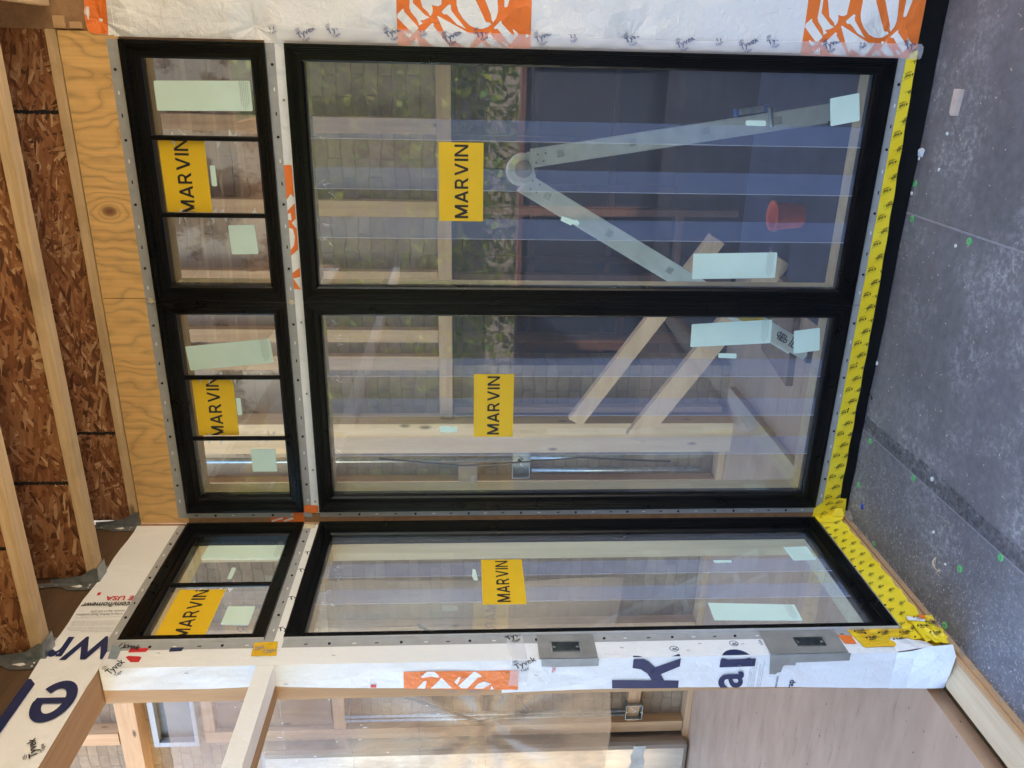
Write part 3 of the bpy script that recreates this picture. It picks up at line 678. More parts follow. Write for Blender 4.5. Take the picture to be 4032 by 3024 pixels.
e = [(1.8895, 2.77), (1.884, 2.752), (1.862, 2.757), (1.856, 2.79), (1.858, 2.812), (1.872, 2.818), (1.888, 2.822), (1.905, 2.828), (1.93, 2.824), (1.952, 2.822), (2.4, 2.822), (2.4, 2.744), (1.95, 2.744), (1.868, 2.742)]
m.prism([(1.853, 2.740), (1.850, 2.759), (1.8535, 2.800), (1.858, 2.822), (1.876, 2.828), (1.917, 2.8285), (1.935, 2.824), (1.952, 2.822), (3.6, 2.822), (3.6, 2.740)], PF, .0036, .0048)
build('folded_top_edge', m, M['wrap_f'], w2)
m = MB(); m.poly([(1.8535, 2.7605), (1.853, 2.80), (1.858, 2.8215), (1.876, 2.8275), (1.917, 2.828), (1.935, 2.8235), (1.952, 2.8215), (2.05, 2.8215), (2.05, 2.7525), (1.955, 2.7525)], PF, .0056)
o = build('orange_print', m, M['orange'], w2); 
m = MB(); m.poly([(1.916, 2.8225), (1.935, 2.8185), (1.932, 2.8095), (1.911, 2.811), (1.892, 2.8175)], PF, .0064); m.poly([(1.905, 2.8245), (1.916, 2.8265), (1.935, 2.822), (1.915, 2.8235)], PF, .0064); build('white_letter_shape', m, M['white_ink'], w2)
for k, (zt, zb, dx, name) in enumerate(((1.822, 1.3765, 0, 'logo'), (.4425, .019, .004, 'logo'), )):
    m = MB(); m.poly([(1.8405, zb), (2.29, zb), (2.29, zt), (1.8405, zt)], PF, .0056)
    o = build('orange_print', m, M['orange'], w2)
    m = MB(); sc = (zt-zb)/.4455
    for q in HDW: m.poly([(x+dx, zb+(z-1.3765)*sc) for x, z in q], PF, .0064)
    build('white_letter_shape', m, M['white_ink'], w2)
# lower fold of the wrap, a second orange corner just showing
m = MB(); m.prism([(2.011, .02), (2.6, .02), (2.6, -.012), (2.0105, -.0115)], PF, .0025, .0033)
o = build('lower_lap', m, M['orange'], w2)
# cap nails
for i, (x, z) in enumerate(PINS+[(2.05, 2.55), (2.1, 1.2)]):
    m = MB(); m.puck((x, z), .0055, PF, .0055, .0082); build('cap_nail', m, M['white_pl'], w2, bevel=.0008)
# white wrap strip between the transoms and the tall windows
m = MB(); m.grid(PF, .045, 1.868, 2.197, 2.262, 40, 3, lambda a, b: .0016+.0004*sin(a*23))
s = tag(build('house_wrap_strip', m, M['wrap_f'], smooth=True), 'narrow white wrap strip between the transoms and the tall windows', 'house wrap')
m = MB(); m.poly(HDS[0][:], PF, .0026); build('orange_print', m, M['orange'], s)
m = MB()
for q in HDS[1:]: m.poly(q, PF, .0032)
build('white_letter_shape', m, M['white_ink'], s)
m = MB()
for x in (1.66, .87, .58, .245, .10): m.puck((x, 2.212), .0045, PF, .0024, .0042, 10)
build('screw_head', m, M['steel'], s)
m = MB(); m.prism([(.053, 2.262), (.082, 2.262), (.085, 2.235), (.080, 2.202), (.050, 2.202), (.046, 2.23)], PF, .0048, .0058)
m.prism([(.004, 2.305), (.056, 2.305), (.056, 2.265), (.004, 2.262)], PF, .0046, .0056)
build('orange_scrap', m, M['orange'], s)
# orange offcut of wrap beside the transom corner
m = MB(); m.prism([(.002, 2.40), (.030, 2.40), (.030, 2.262), (.002, 2.262)], PF, .001, .002)
o = tag(build('wrap_offcut', m, M['orange']), 'strip of orange printed wrap in the inner corner beside the transom', 'house wrap')
m = MB(); m.poly([(.004, 2.395), (.012, 2.395), (.026, 2.35), (.018, 2.35)], PF, .0026); m.poly([(.004, 2.345), (.010, 2.35), (.027, 2.31), (.016, 2.305)], PF, .0026); build('white_letter_shape', m, M['white_ink'], o)
# clear tape down the edge of the wrap
m = MB(); n = 40
EL = [(0, 1.874), (.4, 1.8745), (.6, 1.868), (.975, 1.866), (1.6, 1.875), (2.0, 1.880), (2.216, 1.884)]
def lerp(tab, z):
    for (a, b), (c, d) in zip(tab, tab[1:]):
        if z <= c: return b+(d-b)*(z-a)/(c-a)
    return tab[-1][1]
for i in range(n):
    z0 = .020+2.202*i/n; z1 = .020+2.202*(i+1)/n
    m.face([PF(1.8375, z0, .0074), PF(lerp(EL, z0)+.012, z0, .0078), PF(lerp(EL, z1)+.012, z1, .0078), PF(1.8375, z1, .0074)])
m.face([PF(1.8375, .020, .0074), PF(1.882, .020, .0078), PF(1.879, .014, .0080), PF(1.862, .012, .0080), PF(1.842, .015, .0080)])
tp = tag(build('seam_tape', m, M['clear_tape']), 'translucent printed tape along the right edge of the front windows', 'tape')
m = MB(); cl = (1.8395, 1.888, -.01, 2.26)
for (x, z) in ((1.868, 2.035), (1.853, 2.135), (1.862, 1.845), (1.853, 1.652), (1.869, 1.545), (1.860, 1.345), (1.864, 1.040), (1.852, .862), (1.852, .642), (1.869, .548), (1.860, .350), (1.866, .062)):
    mark(m, PF, .0086, (x, z+.012), -62, .0265, clip=cl)
for (x, z) in ((1.876, 2.243), (1.880, 1.750), (1.874, 1.244), (1.876, .745), (1.878, .243)): add_text(m, 'Ty', PF, .0086, (x, z), .024, -62, .02, clip=cl); add_text(m, 'Tape', PF, .0086, (x-.014, z-.004), .013, -62, .01, clip=cl)
build('printed_mark', m, M['ink_blue'], tp)

def letter_e(mb, P, d, at, w, h):
    # a heavy round e turned through a quarter: reads up the wall
    R = lambda u, v: (at[0]-v*h, at[1]+u*w)
    o = lambda t: (.5+.5*cos(t), .5+.5*sin(t)); i_ = lambda t: (.5+.24*cos(t), .5+.30*sin(t)); n = 30; T = [2*pi*.90*k/n for k in range(n+1)]
    for k, (a, b) in enumerate(zip(T, T[1:])): mb.poly([R(*o(a)), R(*o(b)), R(*i_(b)), R(*i_(a))], P, d)
    mb.poly([R(.2, .42), R(.97, .42), R(.985, .56), R(.2, .56)], P, d+.0002)
def field_mark(mb, P, d, at, ang, s=.018, clip=None):
    c, sn = cos(radians(ang)), sin(radians(ang))
    R = lambda x, y: (at[0]+x*c*s-y*sn*s, at[1]+x*sn*s+y*c*s)
    add_text(mb, 'Field', P, d, R(0, 0), s*.92, ang, .03, clip=clip)
    for (x0, x1, y0, y1) in ((-.1, 1.1, -.42, -.28), (-.6, -.1, -.22, -.10), (-.1, 2.5, -.15, -.09), (-.1, 2.4, .90, .94)):
        mb.poly([R(x0, y0), R(x1, y0), R(x1, y1), R(x0, y1)], P, d)
    mb.poly([R(-.9, .35), (R(-.35, .95)), R(-.25, .35)], P, d)
# yellow sill tape, front wall
zt = lambda x: .062; 
m = MB(); n = 60; edge = lambda x: (-.005 + .026*max(0, (x-1.0))/.84 + .010*min(1, x/1.0)) + .0012*sin(x*40)
for i in range(n):
    a, b = .040+1.826*i/n, .040+1.826*(i+1)/n
    m.face([PF(a, .066, .0050+.0006*sin(a*60)), PF(b, .066, .0050+.0006*sin(b*60)), PF(b, edge(b), .0085+.001*sin(b*33)), PF(a, edge(a), .0085+.001*sin(a*33))])
yt = tag(build('flashing_tape', m, M['ytape'], smooth=True), 'yellow printed tape along the foot of the front wall under the windows', 'tape')
m = MB(); i = 0; x = 1.83
while x > .08:
    for dz, dx in ((.020, 0), (-.006, -.048), (.046, -.050)):
        field_mark(m, PF, .0106, (x+dx+.012, dz), 120, .0142)
    x -= .099
# keep the print inside the strip
m2 = MB()
for f in m.f:
    pts = [m.v[i] for i in f]; zc = sum(p[2] for p in pts)/len(pts); xc = sum(p[0] for p in pts)/len(pts)
    if edge(xc)+.002 < zc < .0615 and xc < 1.86: m2.face(pts)
build('printed_mark', m2, M['black_ink'], yt)
# yellow sill tape, side wall
m = MB(); n = 34; yb = lambda y: -.006+.004*sin(y*70)+.003*sin(y*151)
for i in range(n):
    a, b = -.006-.80*i/n, -.006-.80*(i+1)/n
    m.face([PS(a, .085, .0055), PS(b, .085, .0055), PS(b, .035, .012+.002*sin(b*45)), PS(a, .035, .012+.002*sin(a*45))])
    m.face([PS(a, .035, .012+.002*sin(a*45)), PS(b, .035, .012+.002*sin(b*45)), PS(b, yb(b), .020), PS(a, yb(a), .020)])
ys = tag(build('flashing_tape', m, M['ytape'], smooth=True), 'yellow printed tape along the foot of the side wall under the narrow window', 'tape')
m = MB(); y = -.03; kk = 0
while y > -.79:
    for dz, dy in ((.078, 0), (.052, -.026), (.026, -.052)):
        fz = dz-.010; d = .0145 if fz > .035 else .0225
        field_mark(m, PS, d+.001, (y+dy+.012, dz-.004), 128, .0105)
    y -= .078
m2 = MB()
for f in m.f:
    pts = [m.v[i] for i in f]; zc = sum(p[2] for p in pts)/len(pts); yc = sum(p[1] for p in pts)/len(pts)
    if .002 < zc < .084 and -.795 < yc < -.01:
        m2.face([((.0085+(.085-p[2])/.05*.008) if p[2] > .035 else (.0165+(.035-p[2])/.041*.008), p[1], p[2]) for p in pts])
build('printed_mark', m2, M['black_ink'], ys)
# bunched yellow tape in the inner corner
m = MB(); random.seed(4)
m.face([PF(.0, .10, .006), PF(.045, .10, .006), PF(.085, .065, .010), PF(.10, -.004, .013), PF(.098, -.030, .016), PF(.05, -.032, .018), PF(.028, -.034, .020), PF(.002, .02, .014)])
m.face([(.006, -.0, .105), (.008, -.05, .095), (.014, -.07, .04), (.024, -.06, -.006), (.030, -.03, -.03), (.018, -.016, .01)])
m.face([(.010, -.006, .03), (.05, -.014, .012), (.062, -.030, -.012), (.030, -.045, -.02), (.02, -.03, .02)])
yc = tag(build('flashing_tape', m, M['ytape']), 'bunched yellow tape folded into the inner floor corner', 'tape')
m = MB()
for (x, z) in ((.082, .040), (.060, .018), (.088, -.002), (.035, .055)): field_mark(m, PF, .0185, (x, z), 118, .0125)
build('printed_mark', m, M['black_ink'], yc)
# side wall: yellow patches at the foot of the post
CR = random.Random(5)
def crumple(P, q, d, amp, seed, mat, lab, sub=5, d1=None):
    r = random.Random(seed); mb = MB(); n = sub
    (a0, b0), (a1, b1), (a2, b2), (a3, b3) = q
    ids = []
    for i in range(n+1):
        for j in range(n+1):
            u, v = i/n, j/n
            a = (a0*(1-u)+a1*u)*(1-v)+(a3*(1-u)+a2*u)*v; b = (b0*(1-u)+b1*u)*(1-v)+(b3*(1-u)+b2*u)*v
            ja, jb = r.uniform(-1, 1)*amp*.5, r.uniform(-1, 1)*amp*.5
            mb.v.append(P(a+ja, b+jb, d+abs(r.gauss(0, amp))))
    for i in range(n):
        for j in range(n):
            k = i*(n+1)+j; mb.f.append([k, k+n+1, k+n+2, k+1]); mb.m.append(0)
    return tag(build('flashing_tape', mb, M[mat]), lab, 'tape')
a = crumple(PS, [(-.748, .285), (-.742, .045), (-.835, -.01), (-.838, .262)], .0042, .0022, 3, 'ytape2', 'amber tape patch on the side wall below the lower electrical box', 6)
m = MB()
for (y, z) in ((-.765, .25), (-.80, .225), (-.775, .17), (-.81, .135), (-.775, .095), (-.80, .055)): field_mark(m, PS, .0095, (y, z), -72, .0165)
build('printed_mark', m, M['black_ink'], a)
a = crumple(PS, [(-.692, .05), (-.700, -.040), (-.842, -.038), (-.835, .050)], .018, .0045, 8, 'ytape', 'crumpled yellow tape lump at the foot of the post beside the floor', 6)
m = MB()
for (y, z) in ((-.72, .02), (-.765, .03), (-.745, -.01), (-.80, .005)): field_mark(m, PS, .0270, (y, z), -80, .0165)
build('printed_mark', m, M['black_ink'], a)
m = MB(); m.prism([(-.772, .326), (-.778, .282), (-.8185, .281), (-.8165, .321)], PS, .0048, .0056)
tag(build('wrap_offcut', m, M['orange']), 'small orange printed patch between grey tape and yellow tape on the post', 'house wrap')
m = MB(); m.prism([(-.705, .055), (-.72, -.0), (-.735, .0), (-.728, .06)], PS, .0255, .0262); m.prism([(-.700, .012), (-.702, -.012), (-.722, -.010), (-.722, .01)], PS, .0265, .0272, 1)
tag(build('wrap_offcut', m, [M['white_ink'], M['orange']]), 'tiny white and orange wrap scrap caught in the yellow tape', 'house wrap')
# amber corner patch at the level of the rail
a = crumple(PS, [(-.758, 2.288), (-.752, 2.212), (-.822, 2.203), (-.822, 2.284)], .0048, .0008, 6, 'ytape2', 'yellow tape patch on the post between transom and tall side window', 3)
m = MB(); field_mark(m, PS, .0072, (-.79, 2.278), -80, .0165); field_mark(m, PS, .0072, (-.805, 2.238), -80, .0165); build('printed_mark', m, M['grey_ink'], a)

# ---- wrap on the post: upper and lower sheet, each folded round the corner
def post_wrap(z0, z1, edge_tab, d, lab, mat='wrap_s', flap=False):
    mb = MB(); n = max(6, int((z1-z0)/.04))
    for i in range(n):
        a, b = z0+(z1-z0)*i/n, z0+(z1-z0)*(i+1)/n
        ea, eb = lerp(edge_tab, a), lerp(edge_tab, b)
        w = lambda z, s_: d+.0012*sin(z*21+s_)
        segs = [(a, b, 0)]
        for h0, h1 in BOXES:
            new = []
            for (p, q, f) in segs:
                cuts = [p] + [h for h in (h0, h1) if p < h < q] + [q]
                for u, v_ in zip(cuts, cuts[1:]): new.append((u, v_, f or (h0 <= (u+v_)/2 <= h1)))
            segs = new
        for (p, q, f) in segs:
            for y0_, y1_ in (((-.742, -.784), (-.831, YJ-d)) if f else ((-.742, YJ-d),)): mb.face([PS(y0_, p, d), PS(y1_, p, d), PS(y1_, q, d), PS(y0_, q, d)])
        xs = [d, -.03, -.06, None]
        for k in range(3):
            xa0, xb0 = xs[k], xs[k]; xa1 = xs[k+1] if xs[k+1] is not None else ea; xb1 = xs[k+1] if xs[k+1] is not None else eb
            mb.face([PJ(xa0, a, d if k == 0 else w(a, k)), PJ(xa1, a, w(a, k+1) if k < 2 else d+.001*sin(a*33)**2), PJ(xb1, b, w(b, k+1) if k < 2 else d+.001*sin(b*33)**2), PJ(xb0, b, d if k == 0 else w(b, k))])
    return mb
JE_U = [(1.40, -.117), (1.424, -.117), (1.45, -.115), (1.46, -.115), (1.80, -.100), (2.0, -.094), (2.197, -.084), (2.218, -.079), (2.4, -.086), (2.746, -.083)]
JE_L = [(-.06, -.150), (.03, -.149), (.227, -.146), (.5, -.133), (.881, -.124), (1.2, -.1235), (1.477, -.130), (1.49, -.130)]
t3 = thing('post_wrap', 'white house wrap folded round the corner post, with navy letters low down', 'house wrap', (0, -.8, FZ))
build('lower_sheet', post_wrap(.16, 1.477, JE_L, .0022, ''), M['wrap_s'], t3, smooth=False)
t4 = thing('post_wrap', 'white house wrap folded round the upper post, with an orange logo strip', 'house wrap', (0, -.8, 1.42))
build('upper_sheet', post_wrap(1.424, 2.742, JE_U, .0036, ''), M['wrap_s'], t4, smooth=False)
# loose flap at the foot of the lower sheet
m = MB(); random.seed(2)
G = [[(-.149, .162, .0024), (-.08, .162, .004), (-.02, .162, .003), (.0024, .162, .003)],
     [(-.150, .10, .003), (-.08, .105, .012), (-.01, .11, .020), (.030, .135, .030)],
     [(-.152, .03, .004), (-.07, .04, .028), (.010, .055, .045), (.070, .085, .055)],
     [(-.150, -.030, .006), (-.06, -.012, .04), (.03, .0, .06), (.088, .030, .070)]]
for i in range(3):
    for j in range(3): m.face([PJ(*G[i][j]), PJ(*G[i][j+1]), PJ(*G[i+1][j+1]), PJ(*G[i+1][j])])
m.face([PS(-.79, .162, .004), PS(YJ, .162, .0035), PS(YJ-.015, .10, .028), PS(-.80, .10, .008)])
m.face([PS(-.80, .10, .008), PS(YJ-.015, .10, .028), PJ(.050, .060, .040), PS(-.83, .05, .018)])
fl = build('loose_flap', m, M['wrap_s'], t3)
# prints on the lower sheet
K = [(-.086, 1.114), (-.12, 1.111), (-.124, .889), (-.094, .892), (-.092, .939), (-.066, .953), (-.035, .894), (-.003, .891), (-.037, .975), (-.013, .999), (-.003, 1.018), (-.003, 1.049), (-.038, 1.048), (-.042, 1.024), (-.058, .999), (-.09, .979)]
m = MB()
KJ = [[(-.086, 1.114), (-.121, 1.111), (-.1255, .889), (-.094, .890)], [(-.092, .939), (-.066, .953), (-.060, .982), (-.090, .981)], [(-.066, .953), (-.035, .892), (-.002, .892), (-.037, .974), (-.060, .985)], [(-.060, .982), (-.037, .974), (-.013, .997), (-.002, 1.015), (-.002, 1.049), (-.038, 1.049), (-.044, 1.022), (-.062, .998), (-.090, .981)]]
for q in KJ: m.poly(q, PJ, .0042)
m.poly([(YJ+.0, .893), (YJ+.012, .894), (YJ+.0, .922)], PS, .0030); m.poly([(YJ, 1.018), (YJ+.006, 1.030), (YJ+.007, 1.048), (YJ, 1.050)], PS, .0030)
build('big_letter', m, M['navy'], t3); m = MB()
add_text(m, 'a', PJ, .0042, (-.130, .676), .168, 0, .018, width=.068, clip=(-.134, .0, .6, .9)); build('big_letter', m, M['navy'], t3); m = MB()
for q in ([(-.043, .759), (-.012, .759), (-.009, .640), (-.041, .640)],): m.poly([(x, z) for x, z in q], PJ, .0042)
# bowl of the p runs round the corner
ring = [(-.012+.030*cos(t), .708+.050*sin(t)) for t in [pi/2-k*pi/14 for k in range(15)]]; inn = [(-.012+.010*cos(t), .708+.030*sin(t)) for t in [-pi/2+k*pi/14 for k in range(15)]]
RI = ring; RO = inn[::-1]
for k in range(14):
    q = [RI[k], RI[k+1], RO[k+1], RO[k]]
    if all(x <= 0 for x, z in q): m.poly(q, PJ, .0042)
    else: m.poly([(YJ+max(0, x)*1.55, z) for x, z in q], PS, .0030)
build('big_letter', m, M['navy'], t3)
m = MB()
for (y, z) in ((-.823, .905), (-.803, .697)):
    for k in range(16):
        t0, t1 = 2*pi*k/16, 2*pi*(k+1)/16
        m.poly([(y+.0135*cos(t0), z+.0155*sin(t0)), (y+.0135*cos(t1), z+.0155*sin(t1)), (y+.0112*cos(t1), z+.0130*sin(t1)), (y+.0112*cos(t0), z+.0130*sin(t0))], PS, .0030)
    add_text(m, 'R', PS, .0030, (y, z-.002), .023, 0, .02, center=True)
add_text(m, 'USA', PS, .0030, (-.812, .600), .014, 0, .01)
add_text(m, 'rap', PJ, .0042, (-.140, .498), .030, 0, .02, clip=(-.136, 0, .4, .6)); add_text(m, 'instructio', PJ, .0042, (-.133, .553), .0125, 0, .01)
build('lettering', m, M['navy'], t3)
m = MB()
for i in range(7): add_text(m, 'installation according to the guidelines and code report', PJ, .0042, (-.131, .652-i*.0062 - (.006 if i > 3 else 0)), .0052, 0, 0, width=.112-.012*(i % 3))
build('small_print', m, M['grey_ink'], t3)
m = MB(); add_text(m, 'T062', PJ, .0058, (-.049, 1.303), .0165, 0, .01, width=.027); build('red_lettering', m, M['red_ink'], t3)
# prints on the upper sheet
m = MB(); m.prism([(-.033, 1.795), (-.037, 1.424), (-.1165, 1.424), (-.1150, 1.45), (-.1145, 1.48), (-.1005, 1.795)], PJ, .0050, .0056); o = build('orange_print', m, M['orange'], t4)
m = MB()
for q in HDJ: m.poly(q, PJ, .0064)
build('white_letter_shape', m, M['white_ink'], t4)
m = MB(); m.poly([(YJ+.022, 2.629), (YJ+.045, 2.629), (YJ+.049, 2.640), (YJ+.052, 2.672), (YJ+.047, 2.680), (YJ+.022, 2.655)], PS, .0046); m.poly([(YJ+.068, 2.680), (YJ+.088, 2.680), (YJ+.088, 2.62), (YJ+.070, 2.624)], PS, .0046); build('red_print', m, M['red_ink'], t4)
m = MB(); m.poly([(YJ+.068, 2.552), (YJ+.088, 2.552), (YJ+.088, 2.510), (YJ+.070, 2.512)], PS, .0046); build('navy_print', m, M['navy'], t4)
m = MB(); m.poly([(-.083, 1.902), (-.094, 1.902), (-.094, 1.884), (-.083, 1.884)], PJ, .0056); build('red_print', m, M['red_ink'], t4)
m = MB(); mark(m, PJ, .0062, (-.020, 2.712), -48, .030); build('printed_mark', m, M['black_ink'], t4)
m = MB(); random.seed(21)
for i in range(16):
    z = random.uniform(.3, 2.65); x = random.uniform(-.09, -.01); a_ = random.uniform(-.3, .5); par = None
    if random.random() < .5: m.beam(PJ(x, z, .0068), PJ(x+.010*sin(a_), z+.012*cos(a_), .0068), .0012, .0012)
    else:
        y = -.80+random.uniform(-.04, .03); m.beam(PS(y, z, .0056), PS(y+.008*sin(a_), z+.012*cos(a_), .0056), .0012, .0012)
    build('staple', m, M['steel'], t4 if z > 1.45 else t3); m = MB()
# clear tape band over the joint of the two sheets
m = MB(); m.poly([(-.745, 1.405), (YJ-.006, 1.395), (YJ-.006, 1.445), (-.745, 1.462)], PS, .0066); m.poly([(.0066, 1.39), (-.098, 1.393), (-.096, 1.456), (.0066, 1.445)], PJ, .0074)
tp = tag(build('seam_tape', m, M['clear_tape']), 'clear printed tape round the post at mid height over the wrap joint', 'tape')
m = MB(); mark(m, PS, .0080, (-.772, 1.455), -132+90-20, .030); mark(m, PJ, .0088, (-.030, 1.432), -62, .030); build('printed_mark', m, M['black_ink'], tp)
m = MB(); m.poly([(-.755, 2.743), (-.768, 2.708), (-.824, 2.702), (-.820, 2.733)], PS, .0056); tp = tag(build('seam_tape', m, plain('smoky_tape', (.24, .30, .36), .3)), 'small smoky blue tape piece at the head of the post', 'tape')
m = MB(); add_text(m, 'Tyvek', PS, .0066, (-.762, 2.728), .032, -105, .02); build('printed_mark', m, M['black_ink'], tp)
# wrap strip with marks between side transom and side tall window
m = MB(); m.grid(PS, -.80, -.022, 2.197, 2.262, 20, 2, lambda a, b: .0018)
s = tag(build('house_wrap_strip', m, M['wrap_s']), 'narrow white wrap strip with printed marks above the tall side window', 'house wrap')
m = MB()
for (y, z) in ((-.035, 2.222), (-.245, 2.216), (-.36, 2.220), (-.53, 2.222), (-.70, 2.224)): add_text(m, 'Tyvek', PS, .0030, (y, z), .030, -75, .02, clip=(-.8, -.02, 2.1985, 2.232))
build('printed_mark', m, M['black_ink'], s)
m = MB(); m.prism([(-.022, 2.262), (-.028, 2.215), (-.052, 2.21), (-.058, 2.262)], PS, .0042, .0052)
tag(build('seam_tape', m, M['putty']), 'short cream tape end in the inner corner between the side windows', 'tape')

# ---- wrap on the header over the open bay
m = MB(); n = 70
top = lambda y: 2.937+.004*sin(y*21)+.003*sin(y*7)
bot = lambda y: 2.768 if y > -.745 else (2.744 if y > -.94 else 2.747)
for i in range(n):
    a, b = .0-4.4*i/n*1.0, .0-4.4*(i+1)/n
    if i == 0: a = -.02
    m.face([PS(a, bot(a), .0012), PS(b, bot(b), .0012), PS(b, top(b), .0012+.003*(.5+.5*sin(b*13))), PS(a, top(a), .0012+.003*(.5+.5*sin(a*13)))])
hw = tag(build('house_wrap', m, M['wrap_s'], smooth=True), 'long band of white wrap with upside-down letters over the open bay header', 'house wrap')
m = MB()
add_text(m, 'W', PS, .0052, (-.716, 2.735), .148, 90, .03, width=.148, clip=(-1.0, -.3, 2.748, 2.932))
build('big_letter', m, M['navy'], hw)
m = MB(); add_text(m, 'r', PS, .0052, (-.716, 2.882), .185, 90, .03, width=.052, clip=(-1.0, -.3, 2.748, 2.932)); build('big_letter', m, M['navy'], hw)
m = MB(); letter_e(m, PS, .0052, (-.915, 2.757), .118, .170)
build('big_letter', m, M['navy'], hw)
m = MB(); m.poly([(-.905, 2.927), (-.928, 2.905), (-1.3, 2.910), (-1.3, 2.938), (-.905, 2.938)], PS, .0058); build('navy_print', m, M['navy'], hw)
m = MB(); add_text(m, 'E USA', PS, .0052, (-.493, 2.770), .034, 90, .02, width=.096); m.poly([(-.470, 2.893), (-.470, 2.904), (-.486, 2.904), (-.486, 2.893)], PS, .0052); build('red_lettering', m, M['red_ink'], hw)
m = MB(); add_text(m, 'com/homewr', PS, .0052, (-.528, 2.770), .036, 90, .02, width=.163, clip=(-1, 0, 2.7, 2.934)); add_text(m, 'valuation Report ESR-2375.', PS, .0052, (-.573, 2.772), .015, 90, .0, width=.115); add_text(m, 'ording to DuPont Tyvek installation', PS, .0052, (-.590, 2.772), .015, 90, .0, width=.155)
build('lettering', m, M['black_ink'], hw)
m = MB()
for i, y in enumerate((-.608, -.630, -.637, -.644, -.651, -.663, -.670, -.677, -.684)): add_text(m, 'warning general terms and conditions of use of this product apply', PS, .0052, (y, 2.772), .0065, 90, 0, width=(.155, .15, .152, .148, .15, .155, .15, .14, .10)[i])
build('small_print', m, M['grey_ink'], hw)
m = MB(); mark(m, PS, .0056, (-1.206, 2.765), 30, .030); build('printed_mark', m, M['black_ink'], hw)
# ---- wrap on the middle rail of the open bay
m = MB(); n = 24
for i in range(n):
    a, b = YJ+.012-3.6*i/n, YJ+.012-3.6*(i+1)/n; w_ = lambda y: .0010+.0012*sin(y*14)**2
    m.face([PS(a, 2.203, w_(a)), PS(b, 2.203, w_(b)), PS(b, 2.2585, w_(b)), PS(a, 2.2585, w_(a))])
    m.face([(w_(a), a, 2.203), (w_(b), b, 2.203), (-.070, b, 2.2025), (-.070, a, 2.2025)])
tag(build('rail_wrap', m, M['wrap_s']), 'white wrap folded round the thin rail across the open bay', 'house wrap')

# ============================================================ ELECTRICAL BOXES IN THE POST
for (z0, z1, ys, lab, jt) in ((1.218, 1.311, (-.784, -.831), 'steel electrical box set in grey tape at the middle of the post', [(-.0, 1.351), (-.0, 1.163), (-.021, 1.163), (-.020, 1.349)]),
                              (.388, .487, (-.784, -.828), 'steel electrical box set in grey tape low on the post', None)):
    t = thing('electrical_box', lab, 'electrical box', (0, -.805, z0), 'electrical boxes in the post')
    m = MB(); ya, yb_ = ys[1], ys[0]; th = .0022
    m.box(-.045, -.0430, ya, yb_, z0, z1)
    for (a, b, c, d) in ((ya, ya+th, z0, z1), (yb_-th, yb_, z0, z1), (ya, yb_, z0, z0+th), (ya, yb_, z1-th, z1)): m.box(-.045, .0085, a, b, c, d)
    build('box_shell', m, M['galv'], t)
    m = MB()
    for z in (z0+.028, z0+.055): m = MB(); m.puck(((ya+yb_)/2, z), .012, PS, -.043, -.039, 18); build('knockout', m, M['steel'], t, bevel=.001)
    for z in (z0+.008, z1-.008):
        m = MB(); m.puck(((ya+yb_)/2+.002, z), .0055, PS, .002, .006, 12); m.box(-.043, .000, (ya+yb_)/2, (ya+yb_)/2+.004, z-.003, z+.003); build('screw_lug', m, M['galv'], t, bevel=.0006)
def tape_ring(z0, z1, hz0, hz1, hy0, hy1, lab, extra):
    m = MB(); y0, y1 = -.745, YJ-.004; d = .0080
    m.poly([(y0, z0), (y1, z0), (y1, hz0), (y0, hz0)], PS, d); m.poly([(y0, hz1), (y1, hz1), (y1, z1), (y0, z1)], PS, d)
    m.poly([(hy1, hz0), (hy0 if False else y0, hz0), (y0, hz1), (hy1, hz1)], PS, d); m.poly([(y1, hz0), (hy0, hz0), (hy0, hz1), (y1, hz1)], PS, d)
    for q in extra: m.poly(q, PJ, .0080)
    return tag(build('cloth_tape', m, M['duct_tape']), lab, 'tape')
tape_ring(1.166, 1.357, 1.216, 1.313, -.833, -.782, 'grey cloth tape round the middle electrical box on the post', [[(.008, 1.351), (-.020, 1.349), (-.024, 1.30), (-.023, 1.163), (.008, 1.163)]])
tape_ring(.330, .593, .386, .489, -.830, -.782, 'grey cloth tape round the low electrical box, with a torn tail on the post', [[(.008, .597), (-.072, .588), (-.073, .566), (-.066, .561), (-.064, .550), (-.040, .546), (-.036, .538), (-.038, .505), (-.026, .505), (-.024, .40), (-.022, .324), (.008, .324)]])

# ============================================================ ROOF OVER THE PORCH
# engineered joists: timber flange below, strand board web
def ijoist(y, x0, x1, lab):
    t = thing('ceiling_joist', lab, 'joist', ((x0+x1)/2, y, 2.93), 'ceiling joists')
    m = MB(); m.box(x0, x1, y, y+.052, 2.932, 2.968); m.box(x0, x1, y, y+.052, 3.195, 3.232); build('flange', m, M['flange'], t, bevel=.0015)
    m = MB(); xs = [x0] + [v for v in (.40, 1.605, 2.82) if x0 < v < x1] + [x1]
    for a, b in zip(xs, xs[1:]): m.box(a+.0012, b-.0012, y+.021, y+.031, 2.9685, 3.1945)
    build('web', m, M['osb'], t); 
    m = MB()
    for v in xs[1:-1]:
        r = random.Random(int(v*100)+int(y*50)); z = 2.972
        while z < 3.19:
            m.box(v-.004-r.uniform(0, .005), v+.003+r.uniform(0, .005), y+.0195, y+.021, z, z+.006); z += .006
    if m.v: build('web_joint', m, M['hole'], t)
    return t
LJ = ['engineered ceiling joist right against the front wall above the plywood', 'second ceiling joist out from the front wall', 'third ceiling joist out from the front wall', 'fourth ceiling joist, nearest the picture edge over the open bay', 'ceiling joist over the open bay, next to the outermost', 'outermost ceiling joist at the open edge of the porch roof']
for i in range(6): ijoist(.005-.4075*i, .006, 1.93, LJ[i])
